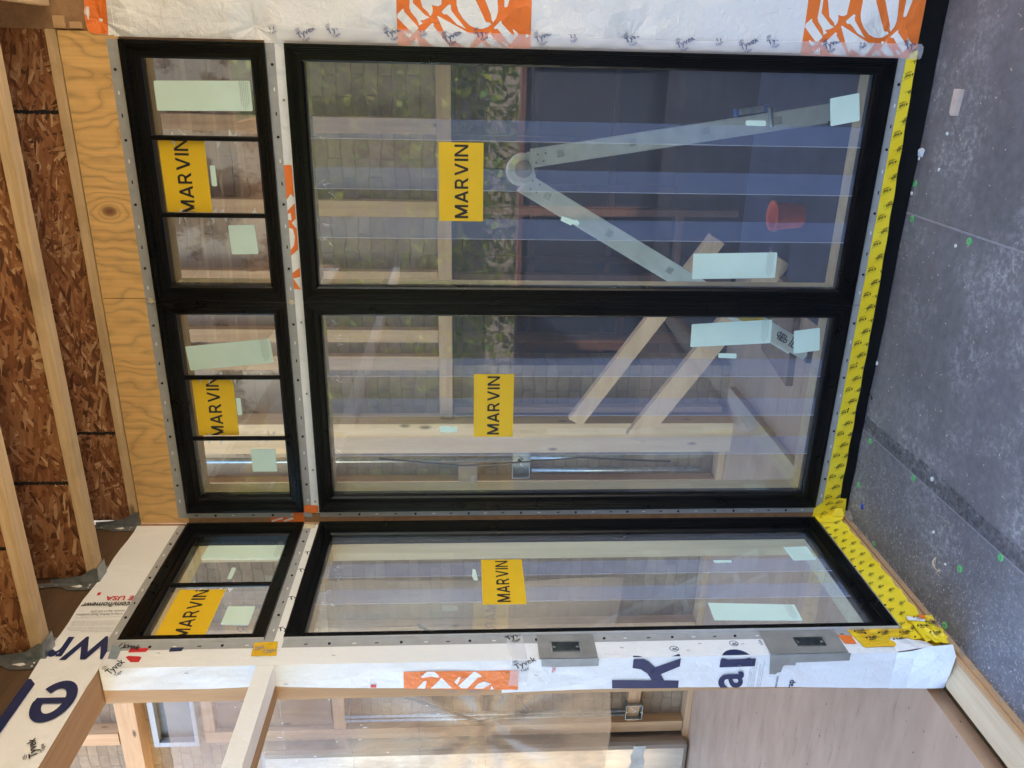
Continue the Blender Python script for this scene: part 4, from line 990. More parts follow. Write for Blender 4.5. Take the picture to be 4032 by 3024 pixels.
# joist hangers on the rim board
def hanger(y, lab):
    t = thing('joist_hanger', lab, 'joist hanger', (.0, y+.029, 2.93), 'joist hangers on the header')
    m = MB(); x0, x1 = .0005, .062; th = .0016
    m.box(x0, x1, y-.003, y+.061, 2.9265, 2.9265+th)
    pr = [(x0, 2.928), (.060, 2.928), (.062, 2.940), (.032, 2.985), (.022, 3.05), (.018, 3.10), (x0, 3.10)]
    for yy in (y-.0035, y+.0600): m.prism(pr, lambda a, b, d: (a, d, b), yy, yy+th)
    build('seat_bracket', m, M['galv'], t)
    for s in (-1, 1):
        m = MB(); ya = y-.0035 if s < 0 else y+.0616
        m.prism([(ya, 2.932), (ya+s*.038, 2.940), (ya+s*.044, 2.955), (ya+s*.044, 3.02), (ya+s*.026, 3.05), (ya+s*.024, 3.09), (ya+s*.040, 3.17), (ya+s*.006, 3.18), (ya, 3.10)], PS, .0004, .0022); build('nailing_flange', m, M['galv'], t)
        m = MB()
        for z, q in ((2.955, .016), (2.955, .030), (3.075, .012), (3.12, .022)): m.puck((ya+s*q, z), .0030, PS, .0022, .0032, 10)
        m.prism([(ya+s*.014, 2.990), (ya+s*.022, 3.020), (ya+s*.030, 2.990), (ya+s*.022, 2.978)], PS, .0022, .0030)
        build('nail_head', m, M['white_pl'], t)
    return t
LH = ['galvanised joist hanger in the inner corner of the porch ceiling', 'galvanised joist hanger second from the inner corner', 'galvanised joist hanger third from the inner corner, above the upside-down letters', 'galvanised joist hanger outermost, past the letters']
for i in range(4): hanger(.005-.4075*i if i else -.012, LH[i])
m = MB(); m.box(-.14, 6.4, -2.45, .14, 3.242, 3.262)
m.box(-.3, 1.35, -4.3, -2.452, 3.242, 3.262)  # unseen strip beyond the joists, added to keep sun off the side wall
tag(build('roof_deck', m, M['osb']), 'strand board deck on top of the ceiling joists, with an added strip blocking the sun', 'roof deck')
m = MB(); m.box(1.932, 2.22, -2.45, -.016, 2.926, 2.962)
tag(build('roof_beam', m, M['plate_y'], bevel=.004), 'light planed beam crossing the porch ceiling at the right', 'beam')
m = MB(); m.box(2.23, 6.4, -2.45, .0, 3.0, 3.04)
tag(build('soffit_panel', m, M['ply']), 'plywood soffit beyond the ceiling beam', 'soffit')
t = thing('porch_post', 'square timber post carrying the outer corner of the porch roof', 'post', (6.2, -2.4, FZ)); m = MB(); m.box(6.1, 6.24, -2.5, -2.36, FZ, 3.0); build('post_shaft', m, M['pine_z'], t)

# pencil figures and nail heads on the bare edge of the post
m = MB()
for (s_, z) in (('1/4', 1.655), ('5/16', 1.585), ('102', 1.462)): add_text(m, s_, PJ, -.0006+.0012, (-.128, z), .020, -100, 0)
for (z0, z1) in ((1.70, 1.735), (1.535, 1.50)):
    for q in (((-.141, z0), (-.141, z1)), ((-.122, z0), (-.122, z1)), ((-.141, z0), (-.122, z0)), ((-.141, z1), (-.122, z1))): m.beam(PJ(*q[0], .0006), PJ(*q[1], .0006), .0007, .0005)
m.beam(PJ(-.140, 1.452, .0006), PJ(-.117, 1.447, .0006), .0008, .0005); m.beam(PJ(-.140, 1.446, .0006), PJ(-.117, 1.441, .0006), .0008, .0005)
build('pencil_mark', m, M['grey_ink'], t2)

# ============================================================ THE ROOM BEHIND THE GLASS
YB = 1.50
t = thing('brick_wall', 'old brick wall of the room behind the windows, with a wide opening', 'wall', (-.5, YB, 0))
m = MB(); m.box(-4.6, .14, YB, YB+.22, -.06, 7.6); m.box(.14, 6.5, YB, YB+.22, 1.70, 7.6); m.box(2.45, 6.5, YB, YB+.22, -.06, 1.70)  # top raised out of view to keep direct sun out of the room
build('brickwork', m, M['brick'], t)
def lum(name, lab, cat, box, mat, group=None, parent=None):
    m = MB(); m.box(*box); o = build(name, m, M[mat], parent, bevel=.002)
    return tag(o, lab, cat, group) if parent is None else o
lum('timber_header', 'horizontal header beam seen through both tall front windows', 'beam', (-.155, 2.6, 1.40, 1.50, 1.667, 1.742), 'pine_x')
GS = 'studs on the brick wall'
lum('wall_stud', 'short stud above the header, left of centre in the right tall window', 'stud', (.632, .712, 1.44, 1.50, 1.745, 4.5), 'pine_z', GS)
lum('wall_stud', 'short stud above the header, furthest left in the right tall window', 'stud', (.300, .375, 1.44, 1.50, 1.745, 4.5), 'pine_z', GS)
lum('wall_stud', 'short stud above the header, in the middle of the right tall window', 'stud', (1.012, 1.096, 1.44, 1.50, 1.745, 4.5), 'pine_z', GS)
lum('wall_stud', 'short stud on the bricks above the header, at the right of the middle tall window', 'stud', (.130, .215, 1.44, 1.50, 1.745, 4.5), 'pine_z', GS)
lum('wall_stud', 'short stud above the header, nearest the right edge of the right tall window', 'stud', (1.44, 1.52, 1.44, 1.50, 1.745, 4.5), 'pine_z', GS)
lum('timber_post', 'broad timber post behind the middle tall window where the slanting boards meet', 'post', (-.355, -.165, 1.34, 1.50, .0, 4.7), 'bright_z')
lum('wall_stud', 'thin stud left of the steel box, seen through the middle tall window', 'stud', (-.640, -.585, 1.42, 1.50, .045, 4.5), 'pine_z', GS)
lum('wall_stud', 'stud between the rubble and the broad post, in the middle tall window', 'stud', (-.140, -.105, 1.44, 1.50, .045, 1.66), 'pine_z', GS)
lum('wall_plate', 'bottom plate along the brick wall', 'plate', (-4.2, -.36, 1.40, 1.50, .001, .042), 'pine_x')
lum('wall_block', 'short dark block between stud and broad post, by the steel box', 'block', (-.58, -.36, 1.40, 1.47, 1.52, 1.635), 'old_z')
lum('wall_block', 'pale block low between two studs behind the middle tall window', 'block', (-.98, -.645, 1.43, 1.50, 1.26, 1.33), 'pine_x')
# steel box and conduits by the post
def ebox(c, w, h, lab, lid=False):
    t = thing('junction_box', lab, 'junction box', (c[0], c[1], c[2]-h/2), 'junction boxes in the room')
    P = lambda a, b, d: (c[0]+a, c[1]-d, c[2]+b)
    m = MB(); m.prism([(-w/2, -h/2), (w/2, -h/2), (w/2, h/2), (-w/2, h/2)], P, -.05, -.047)
    for q in (((-w/2, -h/2), (w/2, -h/2+.003)), ((-w/2, h/2-.003), (w/2, h/2)), ((-w/2, -h/2), (-w/2+.003, h/2)), ((w/2-.003, -h/2), (w/2, h/2))):
        m.prism([q[0], (q[1][0], q[0][1]), q[1], (q[0][0], q[1][1])], P, -.05, .006)
    build('box_shell', m, M['galv'], t)
    m = MB(); m.puck((0, 0), .018, P, -.047, -.044, 16); build('knockout', m, M['hole'], t)
    m = MB(); m.tube([P(-w*.2, -h*.2, -.03), P(0, h*.05, .0), P(w*.15, -h*.1, .012), P(w*.25, h*.2, -.01)], .0025, 6); build('wire_end', m, M['white_pl'], t, smooth=True)
    for s in (-1, 1): m = MB(); m.puck((0, s*(h/2-.008)), .005, P, -.002, .003, 10); build('screw_lug', m, M['galv'], t)
    return t
ebox((-.463, 1.40, 1.255), .185, .105, 'steel junction box with conduits behind the middle tall window')
GC = 'conduits along the walls'
for x, z0, z1, lab in ((-.430, 1.31, 4.4, 'thin conduit rising from the steel box beside the broad post'), (-.415, .62, 1.20, 'thin conduit dropping from the steel box beside the broad post')):
    m = MB(); m.tube([(x, 1.405, z0), (x, 1.405, (z0+z1)/2), (x, 1.405, z1)], .017, 12); tag(build('conduit', m, M['galv'], smooth=True), lab, 'conduit', GC)
m = MB(); m.tube([(-.50, 1.40, .15), (-.50, 1.40, .7), (-.50, 1.40, 1.19)], .014, 12); tag(build('conduit', m, M['galv'], smooth=True), 'second thin conduit dropping from the steel box to the floor', 'conduit', GC)
m = MB(); m.tube([(-.40, 1.36, 2.1), (-.44, 1.34, 1.6), (-.42, 1.33, 1.35), (-.39, 1.34, .9), (-.43, 1.36, .35)], .006, 8); tag(build('cable', m, M['black_ink'], smooth=True), 'slack dark cable hanging down beside the broad post', 'cable')
# peeled timbers of the dark room beyond the opening
t = thing('back_room', 'dark room beyond the wide opening in the brick wall', 'room', (1.4, 4.4, -.3))
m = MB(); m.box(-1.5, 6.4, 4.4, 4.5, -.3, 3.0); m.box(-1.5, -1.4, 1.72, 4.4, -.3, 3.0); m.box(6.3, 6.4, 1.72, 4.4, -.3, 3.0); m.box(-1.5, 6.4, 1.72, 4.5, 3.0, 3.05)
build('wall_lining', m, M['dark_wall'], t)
for z in (.25, .95, 1.62): m = MB(); m.box(-1.3, 6.2, 4.345, 4.39, z, z+.05); build('wall_rail', m, M['red_wood'], t)
for i, x in enumerate((-.9, -.2, .1, .75, 1.15, 1.9, 2.6)):
    m = MB(); m.box(x, x+.06, 4.30, 4.34, -.3, 2.9); build('wall_batten', m, M['red_wood'], t)
# a timber window frame standing in the opening
t = thing('inner_window_frame', 'reddish timber window frame standing in the dark opening', 'window frame', (.5, 1.9, -.05))
for (a, b, c, d) in ((.16, .215, -.05, 1.66), (.56, .60, -.05, 1.66), (.215, .56, 1.42, 1.47), (.215, .56, .60, .64), (.96, 1.0, -.05, 1.66), (.60, .96, .28, .32)):
    m = MB(); m.box(a, b, 1.85, 1.91, c, d); build('frame_bar', m, M['red_wood'], t, bevel=.002)
m = MB(); m.box(.72, 2.35, .28, 1.618, .0006, .003); tag(build('floor_darkener', m, M['floor_dark']), 'dark blue sheet added to darken the room floor behind the right tall window', 'dark sheet')  # added dark layer, tones down a floor that comes out too bright
# two slanting boards
GBr = 'slanting braces'
def brace(p, q, w, lab):
    m = MB(); m.beam(p, q, .038, w, upd=(0, -1, 0) if False else (0, 0, 1)); return tag(build('brace_board', m, M['brace'], bevel=.002), lab, 'brace', GBr)
M['brace'] = wood('brace_grain', 0, (.74, .50, .29), (.52, .31, .16), seed=13)
brace((-.03, 1.08, .99), (1.02, .92, .365), .088, 'upper and thinner of the two slanting boards behind the tall windows')
brace((-.12, 1.05, .655), (.93, .90, -.0+.04), .120, 'lower and broader of the two slanting boards, ending by the floor')
# folding ladder
t = thing('folding_ladder', 'grey aluminium folding ladder standing open behind the right tall window', 'ladder', (1.2, .6, 0))
OFF = Vector((-.030, .17, 0))
def rail(p, q, w, holes, off, nm='side_rail'):
    """box rail with square rung holes: built from short lengths between the holes"""
    p, q = Vector(p), Vector(q); d = (q-p).normalized(); nrm = Vector((d.z, 0, -d.x)); L = (q-p).length
    m = MB(); F = lambda s, t_, y: tuple(p + d*s + nrm*t_ + Vector((0, y, 0)) + off)
    def bx(s0, s1, t0, t1):
        c = [F(s0, t0, -.014), F(s1, t0, -.014), F(s1, t1, -.014), F(s0, t1, -.014), F(s0, t0, .014), F(s1, t0, .014), F(s1, t1, .014), F(s0, t1, .014)]
        n = len(m.v); m.v += c
        for f in ((0,3,2,1),(4,5,6,7),(0,1,5,4),(1,2,6,5),(2,3,7,6),(3,0,4,7)): m.f.append([n+i for i in f]); m.m.append(0)
    s = 0; hs = .014
    for h in holes:
        bx(s, h-hs, -w/2, w/2); bx(h-hs, h+hs, -w/2, -hs); bx(h-hs, h+hs, hs, w/2); s = h+hs
    bx(s, L, -w/2, w/2)
    return build(nm, m, M['alu'], t)
YA = .46
A0, A1 = (1.437, YA, 1.325), (1.648, YA, .03)
B0, B1 = (1.338, YA, 1.350), (.590, YA, .03)
hA = [.12, .42, .72, 1.02]; hB = [.11, .42, .74, 1.06, 1.36]
for off in (Vector((0, 0, 0)), OFF):
    rail(A0, A1, .066, hA, off); rail(B0, B1, .074, hB, off)
    m = MB(); c = Vector((1.392, YA, 1.358))+off
    q = [(.062*cos(a), .062*sin(a)) for a in [radians(v) for v in range(-30, 241, 18)]]
    m.prism([(c.x+a, c.z+b) for a, b in q], lambda a, b, d: (a, c.y-d, b), -.018, .018); build('hinge_plate', m, M['alu'], t, bevel=.002)
    m = MB(); m.puck((c.x, c.z), .036, lambda a, b, d: (a, c.y-d, b), .018, .026, 24); build('hinge_knob', m, M['steel'], t, bevel=.003)
    m = MB()
    for (x, z) in ((1.418, 1.305), (1.45, 1.30), (1.425, 1.275), (1.456, 1.268), (1.345, 1.318), (1.312, 1.325), (1.330, 1.287), (1.298, 1.30)): m.puck((x+off.x, z), .0042, lambda a, b, d: (a, c.y-d, b), .0145, .018, 10)
    build('rivet', m, M['steel'], t)
def along(p, q, s): p, q = Vector(p), Vector(q); return p+(q-p).normalized()*s
for p, q, hh in ((A0, A1, hA), (B0, B1, hB)):
    for s in hh:
        c = along(p, q, s); m = MB(); m.beam(c+OFF*.06, c+OFF*.96, .026, .026); build('rung', m, M['alu'], t)
for (p, q, s) in ((A0, A1, .93), (B0, B1, .93)):
    c = along(p, q, s); dd = (Vector(q)-Vector(p)).normalized(); nn = Vector((dd.z, 0, -dd.x)); sg = -1 if p is A0 else 1
    m = MB(); m.beam(c+nn*.055*sg-dd*.07-Vector((0, .01, 0)), c+nn*.055*sg+dd*.03-Vector((0, .01, 0)), .03, .024); build('foam_grip', m, M['steel'], t, bevel=.006)
    m = MB()
    for k in (-.085, .042): m.beam(c+nn*.052*sg+dd*k, c+nn*.052*sg+dd*(k+.014), .036, .03)
    build('blue_clip', m, M['blue_pl'], t, bevel=.003)
    m = MB(); m.tube([c+nn*.055*sg+dd*.055-Vector((0, .022, 0)), c-nn*.02*sg+dd*.058-Vector((0, .026, 0))], .010, 10); build('lock_lever', m, M['steel'], t, smooth=True)
c = along(B0, B1, 1.10); m = MB(); dd = (Vector(B1)-Vector(B0)).normalized(); PB = lambda a, b, d: tuple(c+dd*a+Vector((dd.z, 0, -dd.x))*b+Vector((0, -.0145-d, 0)))
m.prism([(0, -.030), (.16, -.030), (.16, .028), (0, .028)], PB, 0, .0008); ob = build('warning_label', m, M['yellow'], t)
m = MB()
for i in range(6): add_text(m, 'DANGER failure to read and follow instructions', PB, .0014, (.01, .018-.008*i), .0062, 0, .01, width=.14-.02*(i % 3))
build('small_print', m, M['black_ink'], ob)
m = MB(); PB2 = lambda a, b, d: tuple(along(B0, B1, 1.33)+dd*a+Vector((dd.z, 0, -dd.x))*b+Vector((0, -.0145-d, 0))); add_text(m, 'dEP JEP', PB2, .0010, (0, -.02), .050, 0, .02, width=.13); build('marker_writing', m, M['black_ink'], t)
for p, q in ((A0, A1), (B0, B1)):
    for off in (Vector((0, 0, 0)), OFF):
        e = Vector(q)+off; m = MB(); m.box(e.x-.045, e.x+.045, e.y-.022, e.y+.022, 0.0, .035); build('rubber_foot', m, M['black_ink'], t, bevel=.004)
# red bucket and clutter on the floor
t = thing('bucket', 'orange red plastic bucket on the floor behind the foot of the ladder', 'bucket', (1.150, .82, 0))
m = MB(); pr = [(0, .0), (.105, .0), (.108, .01), (.135, .27), (.142, .275), (.142, .29), (.131, .29), (.127, .275), (.100, .012), (0, .012)]; sg = 28
for r_, z_ in pr:
    for k in range(sg): m.v.append((1.150+r_*.50*cos(2*pi*k/sg), 0.82+r_*.50*sin(2*pi*k/sg), z_*.50+.001))
for i in range(len(pr)-1):
    for k in range(sg): m.f.append([i*sg+k, i*sg+(k+1) % sg, (i+1)*sg+(k+1) % sg, (i+1)*sg+k]); m.m.append(0)
build('bucket_body', m, M['red_pl'], t, smooth=True)
m = MB(); m.tube([(1.150+.070*cos(a), .80, .138-.06*sin(a)) for a in [pi*k/10 for k in range(11)]], .003, 6); build('bucket_handle', m, M['steel'], t)
m = MB(); m.prism([(.36, .62), (.80, .66), (.86, 1.05), (.42, 1.0)], lambda a, b, d: (a, b, d), .0, .035); tag(build('plywood_sheet', m, M['old_z'], bevel=.002), 'dark plywood offcut lying on the room floor by the brace ends', 'board')
m = MB(); m.box(-.05, .05, .22, 1.38, .0005, .04); tag(build('floor_plank', m, M['plank'], bevel=.002), 'loose plank lying on the room floor square to the middle tall window', 'plank')


# ---- the open bay on the left: furring, poly sheet, box, duct
for lab, bx, mt in (('upright stud behind the poly sheet beside the metal duct', (-2.62, -2.53, 1.42, 1.50, .045, 3.38), 'pine_z'),
                    ('upright stud hidden by the post edge at the start of the poly sheet', (-1.75, -1.67, 1.42, 1.50, .045, 4.5), 'pine_z'),
                    ('high upright stud piece at the top of the open bay', (-2.60, -2.50, 1.40, 1.50, 3.95, 4.7), 'pine_z')): lum('wall_stud', lab, 'stud', bx, mt, GS)
for lab, bx in (('horizontal furring board behind the poly sheet, above the middle', (-3.6, -1.75, 1.425, 1.50, 2.42, 2.50)),
                ('upper horizontal furring board behind the poly sheet', (-2.53, -1.75, 1.425, 1.50, 3.31, 3.38)),
                ('highest horizontal board near the top of the open bay', (-4.4, -1.6, 1.38, 1.50, 3.80, 3.93)),
                ('low block holding the small steel box in the open bay', (-2.53, -1.75, 1.43, 1.50, .365, .450))): lum('furring_board', lab, 'furring', bx, 'pine_x', 'furring boards of the open bay')
m = MB(); m.box(-2.52, -2.27, 1.455, 1.50, 2.52, 3.30); tag(build('backing_board', m, M['old_z']), 'brown backing board in the furring frame behind the poly sheet', 'board')
M['dark_glass'] = plain('dark_pane', (.10, .095, .09), .35)
t = thing('small_window', 'small white framed window high on the brick wall of the open bay', 'window', (-2.42, 1.44, 3.43))
for bx in ((-2.66, -2.20, 1.43, 1.50, 3.43, 3.46), (-2.66, -2.20, 1.43, 1.50, 3.70, 3.74), (-2.66, -2.62, 1.43, 1.50, 3.46, 3.70), (-2.24, -2.20, 1.43, 1.50, 3.46, 3.70)):
    m = MB(); m.box(*bx); build('frame_bar', m, M['vinyl'], t, bevel=.003)
m = MB(); m.box(-2.62, -2.24, 1.480, 1.486, 3.46, 3.70); build('pane', m, M['dark_glass'], t)
t = ebox((-2.425, 1.405, .408), .125, .118, 'small open steel box on the low block of the open bay')
for i, x in enumerate((-2.400, -2.435)):
    m = MB(); m.tube([(x, 1.40, .47), (x, 1.40, 1.4), (x, 1.40, 2.42)], .0125, 12); tag(build('conduit', m, M['galv'], smooth=True), ('right', 'left')[i]+' one of the pair of conduits above the small steel box', 'conduit', GC)
t = thing('metal_duct', 'shiny metal duct standing at the left edge of the open bay', 'duct', (-3.0, 1.38, 0))
m = MB(); m.box(-3.40, -2.645, 1.32, 1.49, .012, 3.0)
k = N('duct_sheet_metal'); k.bump(k.noise(k.map((3, 3, .5)), 3, 3), .5, .02); M['duct'] = k.set((.42, .38, .34), k.ramp(k.noise(k.P, 8, 3), [(.3, .3), (.7, .5)]), .9)
build('duct_shell', m, M['duct'], t, bevel=.035)
m = MB(); random.seed(9); zz = [(.33+random.uniform(-.015, .012), .418+random.uniform(-.012, .015)) for _ in range(16)]
for i in range(15):
    x0, x1 = -3.38+.73*i/15, -3.38+.73*(i+1)/15; m.face([(x0, 1.3185, zz[i][0]), (x1, 1.3185, zz[i+1][0]), (x1, 1.3185, zz[i+1][1]), (x0, 1.3185, zz[i][1])])
build('joint_tape', m, M['duct_tape'], t)
# poly sheet with creases and folds
m = MB(); na, nb = 46, 60
def hsh(a, b):
    f = .010*sin(a*7+b*2.2)+.008*sin(b*9+a*3)+.014*sin((a*.7+b)*4.1)
    r = math.hypot(a+2.45, b-1.45); th = math.atan2(b-1.45, a+2.45); f += .022*sin(th*9)*math.exp(-r*1.3)
    return f
m.grid(lambda a, b, d: (a, 1.27-d, b+ (.012*sin(a*11) if b < .7 else 0)), -3.6, -1.2, .605, 3.55, na, nb, hsh)
ps = tag(build('poly_sheet', m, M['poly'], smooth=True, fix=False), 'creased translucent plastic sheet hung over the studs of the open bay', 'plastic sheet')
m = MB()
for z in (1.0, 1.45, 1.9, 2.35, 2.8, 3.2): m.face([(-3.6, 1.2695-hsh(-3.6, z)-.0045, z), (-3.6, 1.2695-.0275, z+.003), (-1.2, 1.2695-.0275, z+.003), (-1.2, 1.2695-.0275, z)])
build('fold_line', m, M['film2'], ps)
random.seed(31); m = MB()
for i in range(40):
    a, b = random.uniform(-3.3, -1.9), random.uniform(1.3, 3.1); L = random.uniform(.006, .03); m.beam((a, 1.225, b), (a+random.uniform(-.004, .004), 1.225, b+L), .0022, .0022)
tag(build('sheet_glints', m, M['white_pl'], ps), None, None) if False else build('glint_mark', m, M['white_pl'], ps)  # small white bars stand in for glints of light on the sheet
m = MB(); m.tube([(-1.6, 1.35, 1.9), (-2.0, 1.35, 1.35), (-2.35, 1.35, 1.15), (-2.42, 1.35, 1.5), (-2.2, 1.36, 2.0)], .010, 8); tag(build('cable', m, M['black_ink'], smooth=True), 'looped dark cable showing through the poly sheet', 'cable')
# rest of the house: walls and roof, the room itself left roofless to let daylight in
t = thing('house_shell', 'brick back and side walls of the house with part of its roof', 'house', (0, 0, -.3))
m = MB(); m.box(6.4, 6.6, .0, 6.5, -.3, 9.0); m.box(-1.5, 6.5, 6.4, 6.6, -.3, 4.8); build('brickwork', m, M['brick'], t)  # end wall raised out of view to block sun along the room
m = MB(); m.box(-1.2, 6.6, 1.5, 6.6, 4.8, 4.95); build('roof', m, M['rim'], t)
m = MB(); m.box(-.14, 6.5, .0, .14, 3.262, 4.8); m.box(-.14, 0, -4.5, 0, 3.262, 4.8); build('upper_wall', m, M['osb'], t)

M['reflection_screen'] = plain('dark_blue_boarding', (.020, .028, .055), .7, var=.3, scale=2)
M['blocker'] = plain('dark_blocker', (.035, .032, .03), .8)
# ============================================================ OUTDOORS BEHIND THE CAMERA (seen mirrored in the glass)
m = MB(); m.box(-30, 30, -40, -4.61, -.56, -.52)
struct(build('lawn', m, M['grass']))
t = thing('sky_blocker', 'dark block added far behind the camera to hide the sky in reflections', 'house', (0, -18, -.55))
m = MB(); m.box(-16, 18, -24, -18, -.55, 9.5); build('sky_blocker_wall', m, M['blocker'], t)  # unseen dark mass, added to block bright sky in the glass

m = MB(); m.box(-4.7, 0.0, -4.6, -1.0, -.3, -.02) if False else None
t = thing('reflection_screen', 'low dark blue screen added behind the camera to block the mirrored yard', 'reflection_screen', (0, -3.95, FZ))
m = MB(); m.box(-4.6, 6.5, -4.0, -3.87, -.3, 1.10); build('screen_wall', m, M['reflection_screen'], t)  # unseen screen, added to keep the sunlit yard out of the reflections
m = MB(); m.box(-4.6, 6.5, -4.03, -3.85, 1.102, 1.14); build('coping', m, M['red_wood'], t)
for i in range(9): m = MB(); m.box(-4.2+1.2*i, -4.12+1.2*i, -3.868, -3.83, -.04, 1.10); build('screen_post', m, M['red_wood'], t)
t = thing('garden_fence', 'grey board fence across the yard behind the camera', 'fence', (0, -9.5, -.52))
for i in range(48):
    m = MB(); x = -7.2+.30*i; m.box(x, x+.285, -9.52, -9.50, -.52, 1.25+.01*(i % 3)); build('fence_board', m, M['fence'], t)
m = MB(); m.box(-7.2, 7.2, -9.56, -9.522, .0, .09); m.box(-7.2, 7.2, -9.56, -9.522, .95, 1.04); build('fence_rail', m, M['fence'], t)
hd_ = random.Random(44); m = MB()
for i in range(13000):
    q = Vector((hd_.uniform(-8, 10), hd_.uniform(-8.9, -8.0), -.5+2.9*hd_.random()**.8)); q.z += .25*sin(q.x*1.3)*sin(q.x*.37); u = Vector((hd_.gauss(0, 1), hd_.gauss(0, 1), hd_.gauss(0, 1))).normalized(); v = u.orthogonal().normalized(); s_ = hd_.uniform(.05, .11)
    m.face([q-u*s_, q+v*s_*.5, q+u*s_, q-v*s_*.5], 0 if hd_.random() < .6 else 1)
tag(build('hedge', m, [M['leaf'], M['leaf2']], fix=False), 'tall loose green hedge in front of the garden fence', 'hedge')
def tree(x, y, h, rad, n, seed, mat, lab):
    r = random.Random(seed); t = thing('tree', lab, 'tree', (x, y, -.52), 'trees beyond the fence')
    m = MB(); top = Vector((x+r.uniform(-.3, .3), y, h)); base = Vector((x, y, -.55))
    tr = [base.lerp(top, k/6)+Vector((r.uniform(-.1, .1), r.uniform(-.1, .1), 0)) for k in range(7)]
    m.tube(tr, [.20*(1-k/7.5) for k in range(7)], 10)
    tips = []
    for k in range(16):
        b = tr[0].lerp(tr[-1], r.uniform(.35, .98)); a = r.uniform(0, 2*pi); L = rad*r.uniform(.6, 1.0); e = b+Vector((cos(a)*L, sin(a)*L, r.uniform(.1, .9)*L)); md = b.lerp(e, .5)+Vector((0, 0, .12*L)); m.tube([b, md, e], [.06, .035, .012], 6); tips += [md, e]
    build('trunk', m, M['bark'], t, smooth=True)
    m = MB(); cl = [(p, rad*r.uniform(.22, .42)) for p in tips]
    for i in range(n):
        p, R_ = r.choice(cl); q = p+Vector((r.gauss(0, .5), r.gauss(0, .5), r.gauss(0, .42)))*R_; u = Vector((r.gauss(0, 1), r.gauss(0, 1), r.gauss(0, 1))).normalized(); v = u.orthogonal().normalized(); s = r.uniform(.06, .13)
        m.face([q-u*s, q+v*s*.5, q+u*s, q-v*s*.5], 0 if r.random() < .55 else 1)
    build('crown', m, [M['leaf'], M['leaf2']] if mat == 0 else [M['leaf2'], M['leaf']], t, fix=False)
tree(.4, -11.2, 6.6, 3.0, 11000, 1, 1, 'tall yellow green tree beyond the garden fence, left of the others')
tree(3.8, -11.8, 6.4, 3.0, 11000, 2, 0, 'broad dark green tree in the middle beyond the garden fence')
tree(7.6, -10.8, 6.2, 2.2, 7000, 3, 1, 'leafy pale green tree beyond the garden fence, right of the others')
tree(-5.2, -9.2, 5.6, 2.0, 6000, 4, 0, 'dark green tree at the left corner of the yard')
tree(9.5, -4.2, 5.2, 1.9, 6000, 5, 1, 'yellow green tree at the side of the porch')

# ============================================================ BITS ON THE PORCH FLOOR
LW = [((1.295, -.056), 'green washer on the floor beside the membrane seam, near the black upstand'), ((1.287, -.421), 'green washer on the floor well out from the wall along the first seam'), ((1.417, -.028), 'green washer half hidden under the edge of the yellow tape'),
      ((.402, -.080), 'green washer near the black upstand beside the long pale seam'), ((.415, -.418), 'green washer lying right on the long pale seam'), ((.190, -.062), 'green washer nearest the inner corner of the floor'),
      ((.267, -.774), 'green washer on the chalky patch out from the side wall'), ((.419, -.933), 'green washer on the long seam furthest from the front wall'), ((.038, -.775), 'green washer tucked under the crumpled yellow tape lump'), ((.030, -.262), 'green washer beside the wood shaving at the foot of the side wall')]
for i, ((x, y), lab) in enumerate(LW):
    t = thing('plastic_washer', lab, 'washer', (x, y, FZ), 'green plastic washers on the porch floor')
    m = MB(); sg = 22; pr = [(.0034, .0005), (.0117, .0005), (.0127, .002), (.0117, .0036), (.0049, .0046), (.0034, .0030)]
    for r_, z_ in pr:
        for k in range(sg): m.v.append((x+r_*cos(2*pi*k/sg), y+r_*sin(2*pi*k/sg), FZ+z_))
    for a in range(len(pr)):
        b = (a+1) % len(pr)
        for k in range(sg): m.f.append([a*sg+k, a*sg+(k+1) % sg, b*sg+(k+1) % sg, b*sg+k]); m.m.append(0)
    build('washer_ring', m, M['green'], t, smooth=True)
    m = MB(); m.puck((x, y), .0033, PG, .0008, .0028, 12); build('screw_head', m, M['steel'], t)
for (x, y), lab in (((.468, -.524), 'round white plastic cap on the dark band beside the seam'), ((.715, .0-.004), 'round white plastic cap at the foot of the black upstand')):
    m = MB(); m.puck((x, y-.012 if y > -.1 else y), .0088, PG, .0005, .0045, 20); tag(build('white_cap', m, M['white_pl'], bevel=.0015), lab, 'cap', 'white caps on the floor')
m = MB(); m.prism([(1.747, -.176), (1.746, -.212), (1.663, -.206), (1.663, -.186), (1.672, -.176)], PG, .0005, .018); tag(build('wood_offcut', m, M['offcut'], bevel=.0015), 'flat pale wood offcut lying on the dark floor', 'offcut')
m = MB(); m.face([PG(1.537, -.006, .006), PG(1.545, -.030, .002), PG(1.526, -.036, .012)]); m.face([PG(1.545, -.030, .002), PG(1.540, -.062, .009), PG(1.526, -.036, .012)]); m.face([PG(1.526, -.036, .012), PG(1.540, -.062, .009), PG(1.512, -.040, .001), PG(1.514, -.010, .004)]); m.face([PG(1.537, -.006, .006), PG(1.526, -.036, .012), PG(1.514, -.010, .004)])
tag(build('paper_scrap', m, M['paper']), 'crumpled torn scrap of white paper by the black upstand', 'scrap')
t = thing('loose_screw', 'black screw lying on the floor near the front wall', 'screw', (.575, .0, FZ)); m = MB(); m.tube([PG(.585, -.0, .0022), PG(.569, -.030, .0022)], [.0012, .0022], 8); build('shank', m, M['hole'], t); m = MB(); m.tube([PG(.569, -.030, .0025), PG(.5675, -.033, .0025)], [.0025, .0048], 10); build('screw_head', m, M['hole'], t)
t = thing('wall_plug', 'small bright blue plastic plug on the floor near the corner', 'plug', (.125, -.127, FZ)); m = MB(); m.tube([PG(.136, -.122, .0045), PG(.126, -.1265, .0045), PG(.115, -.131, .0045)], [.0035, .0045, .004], 8)
build('plug_body', m, plain('blue_plug', (.02, .05, .62), .35), t, smooth=True); m = MB(); 
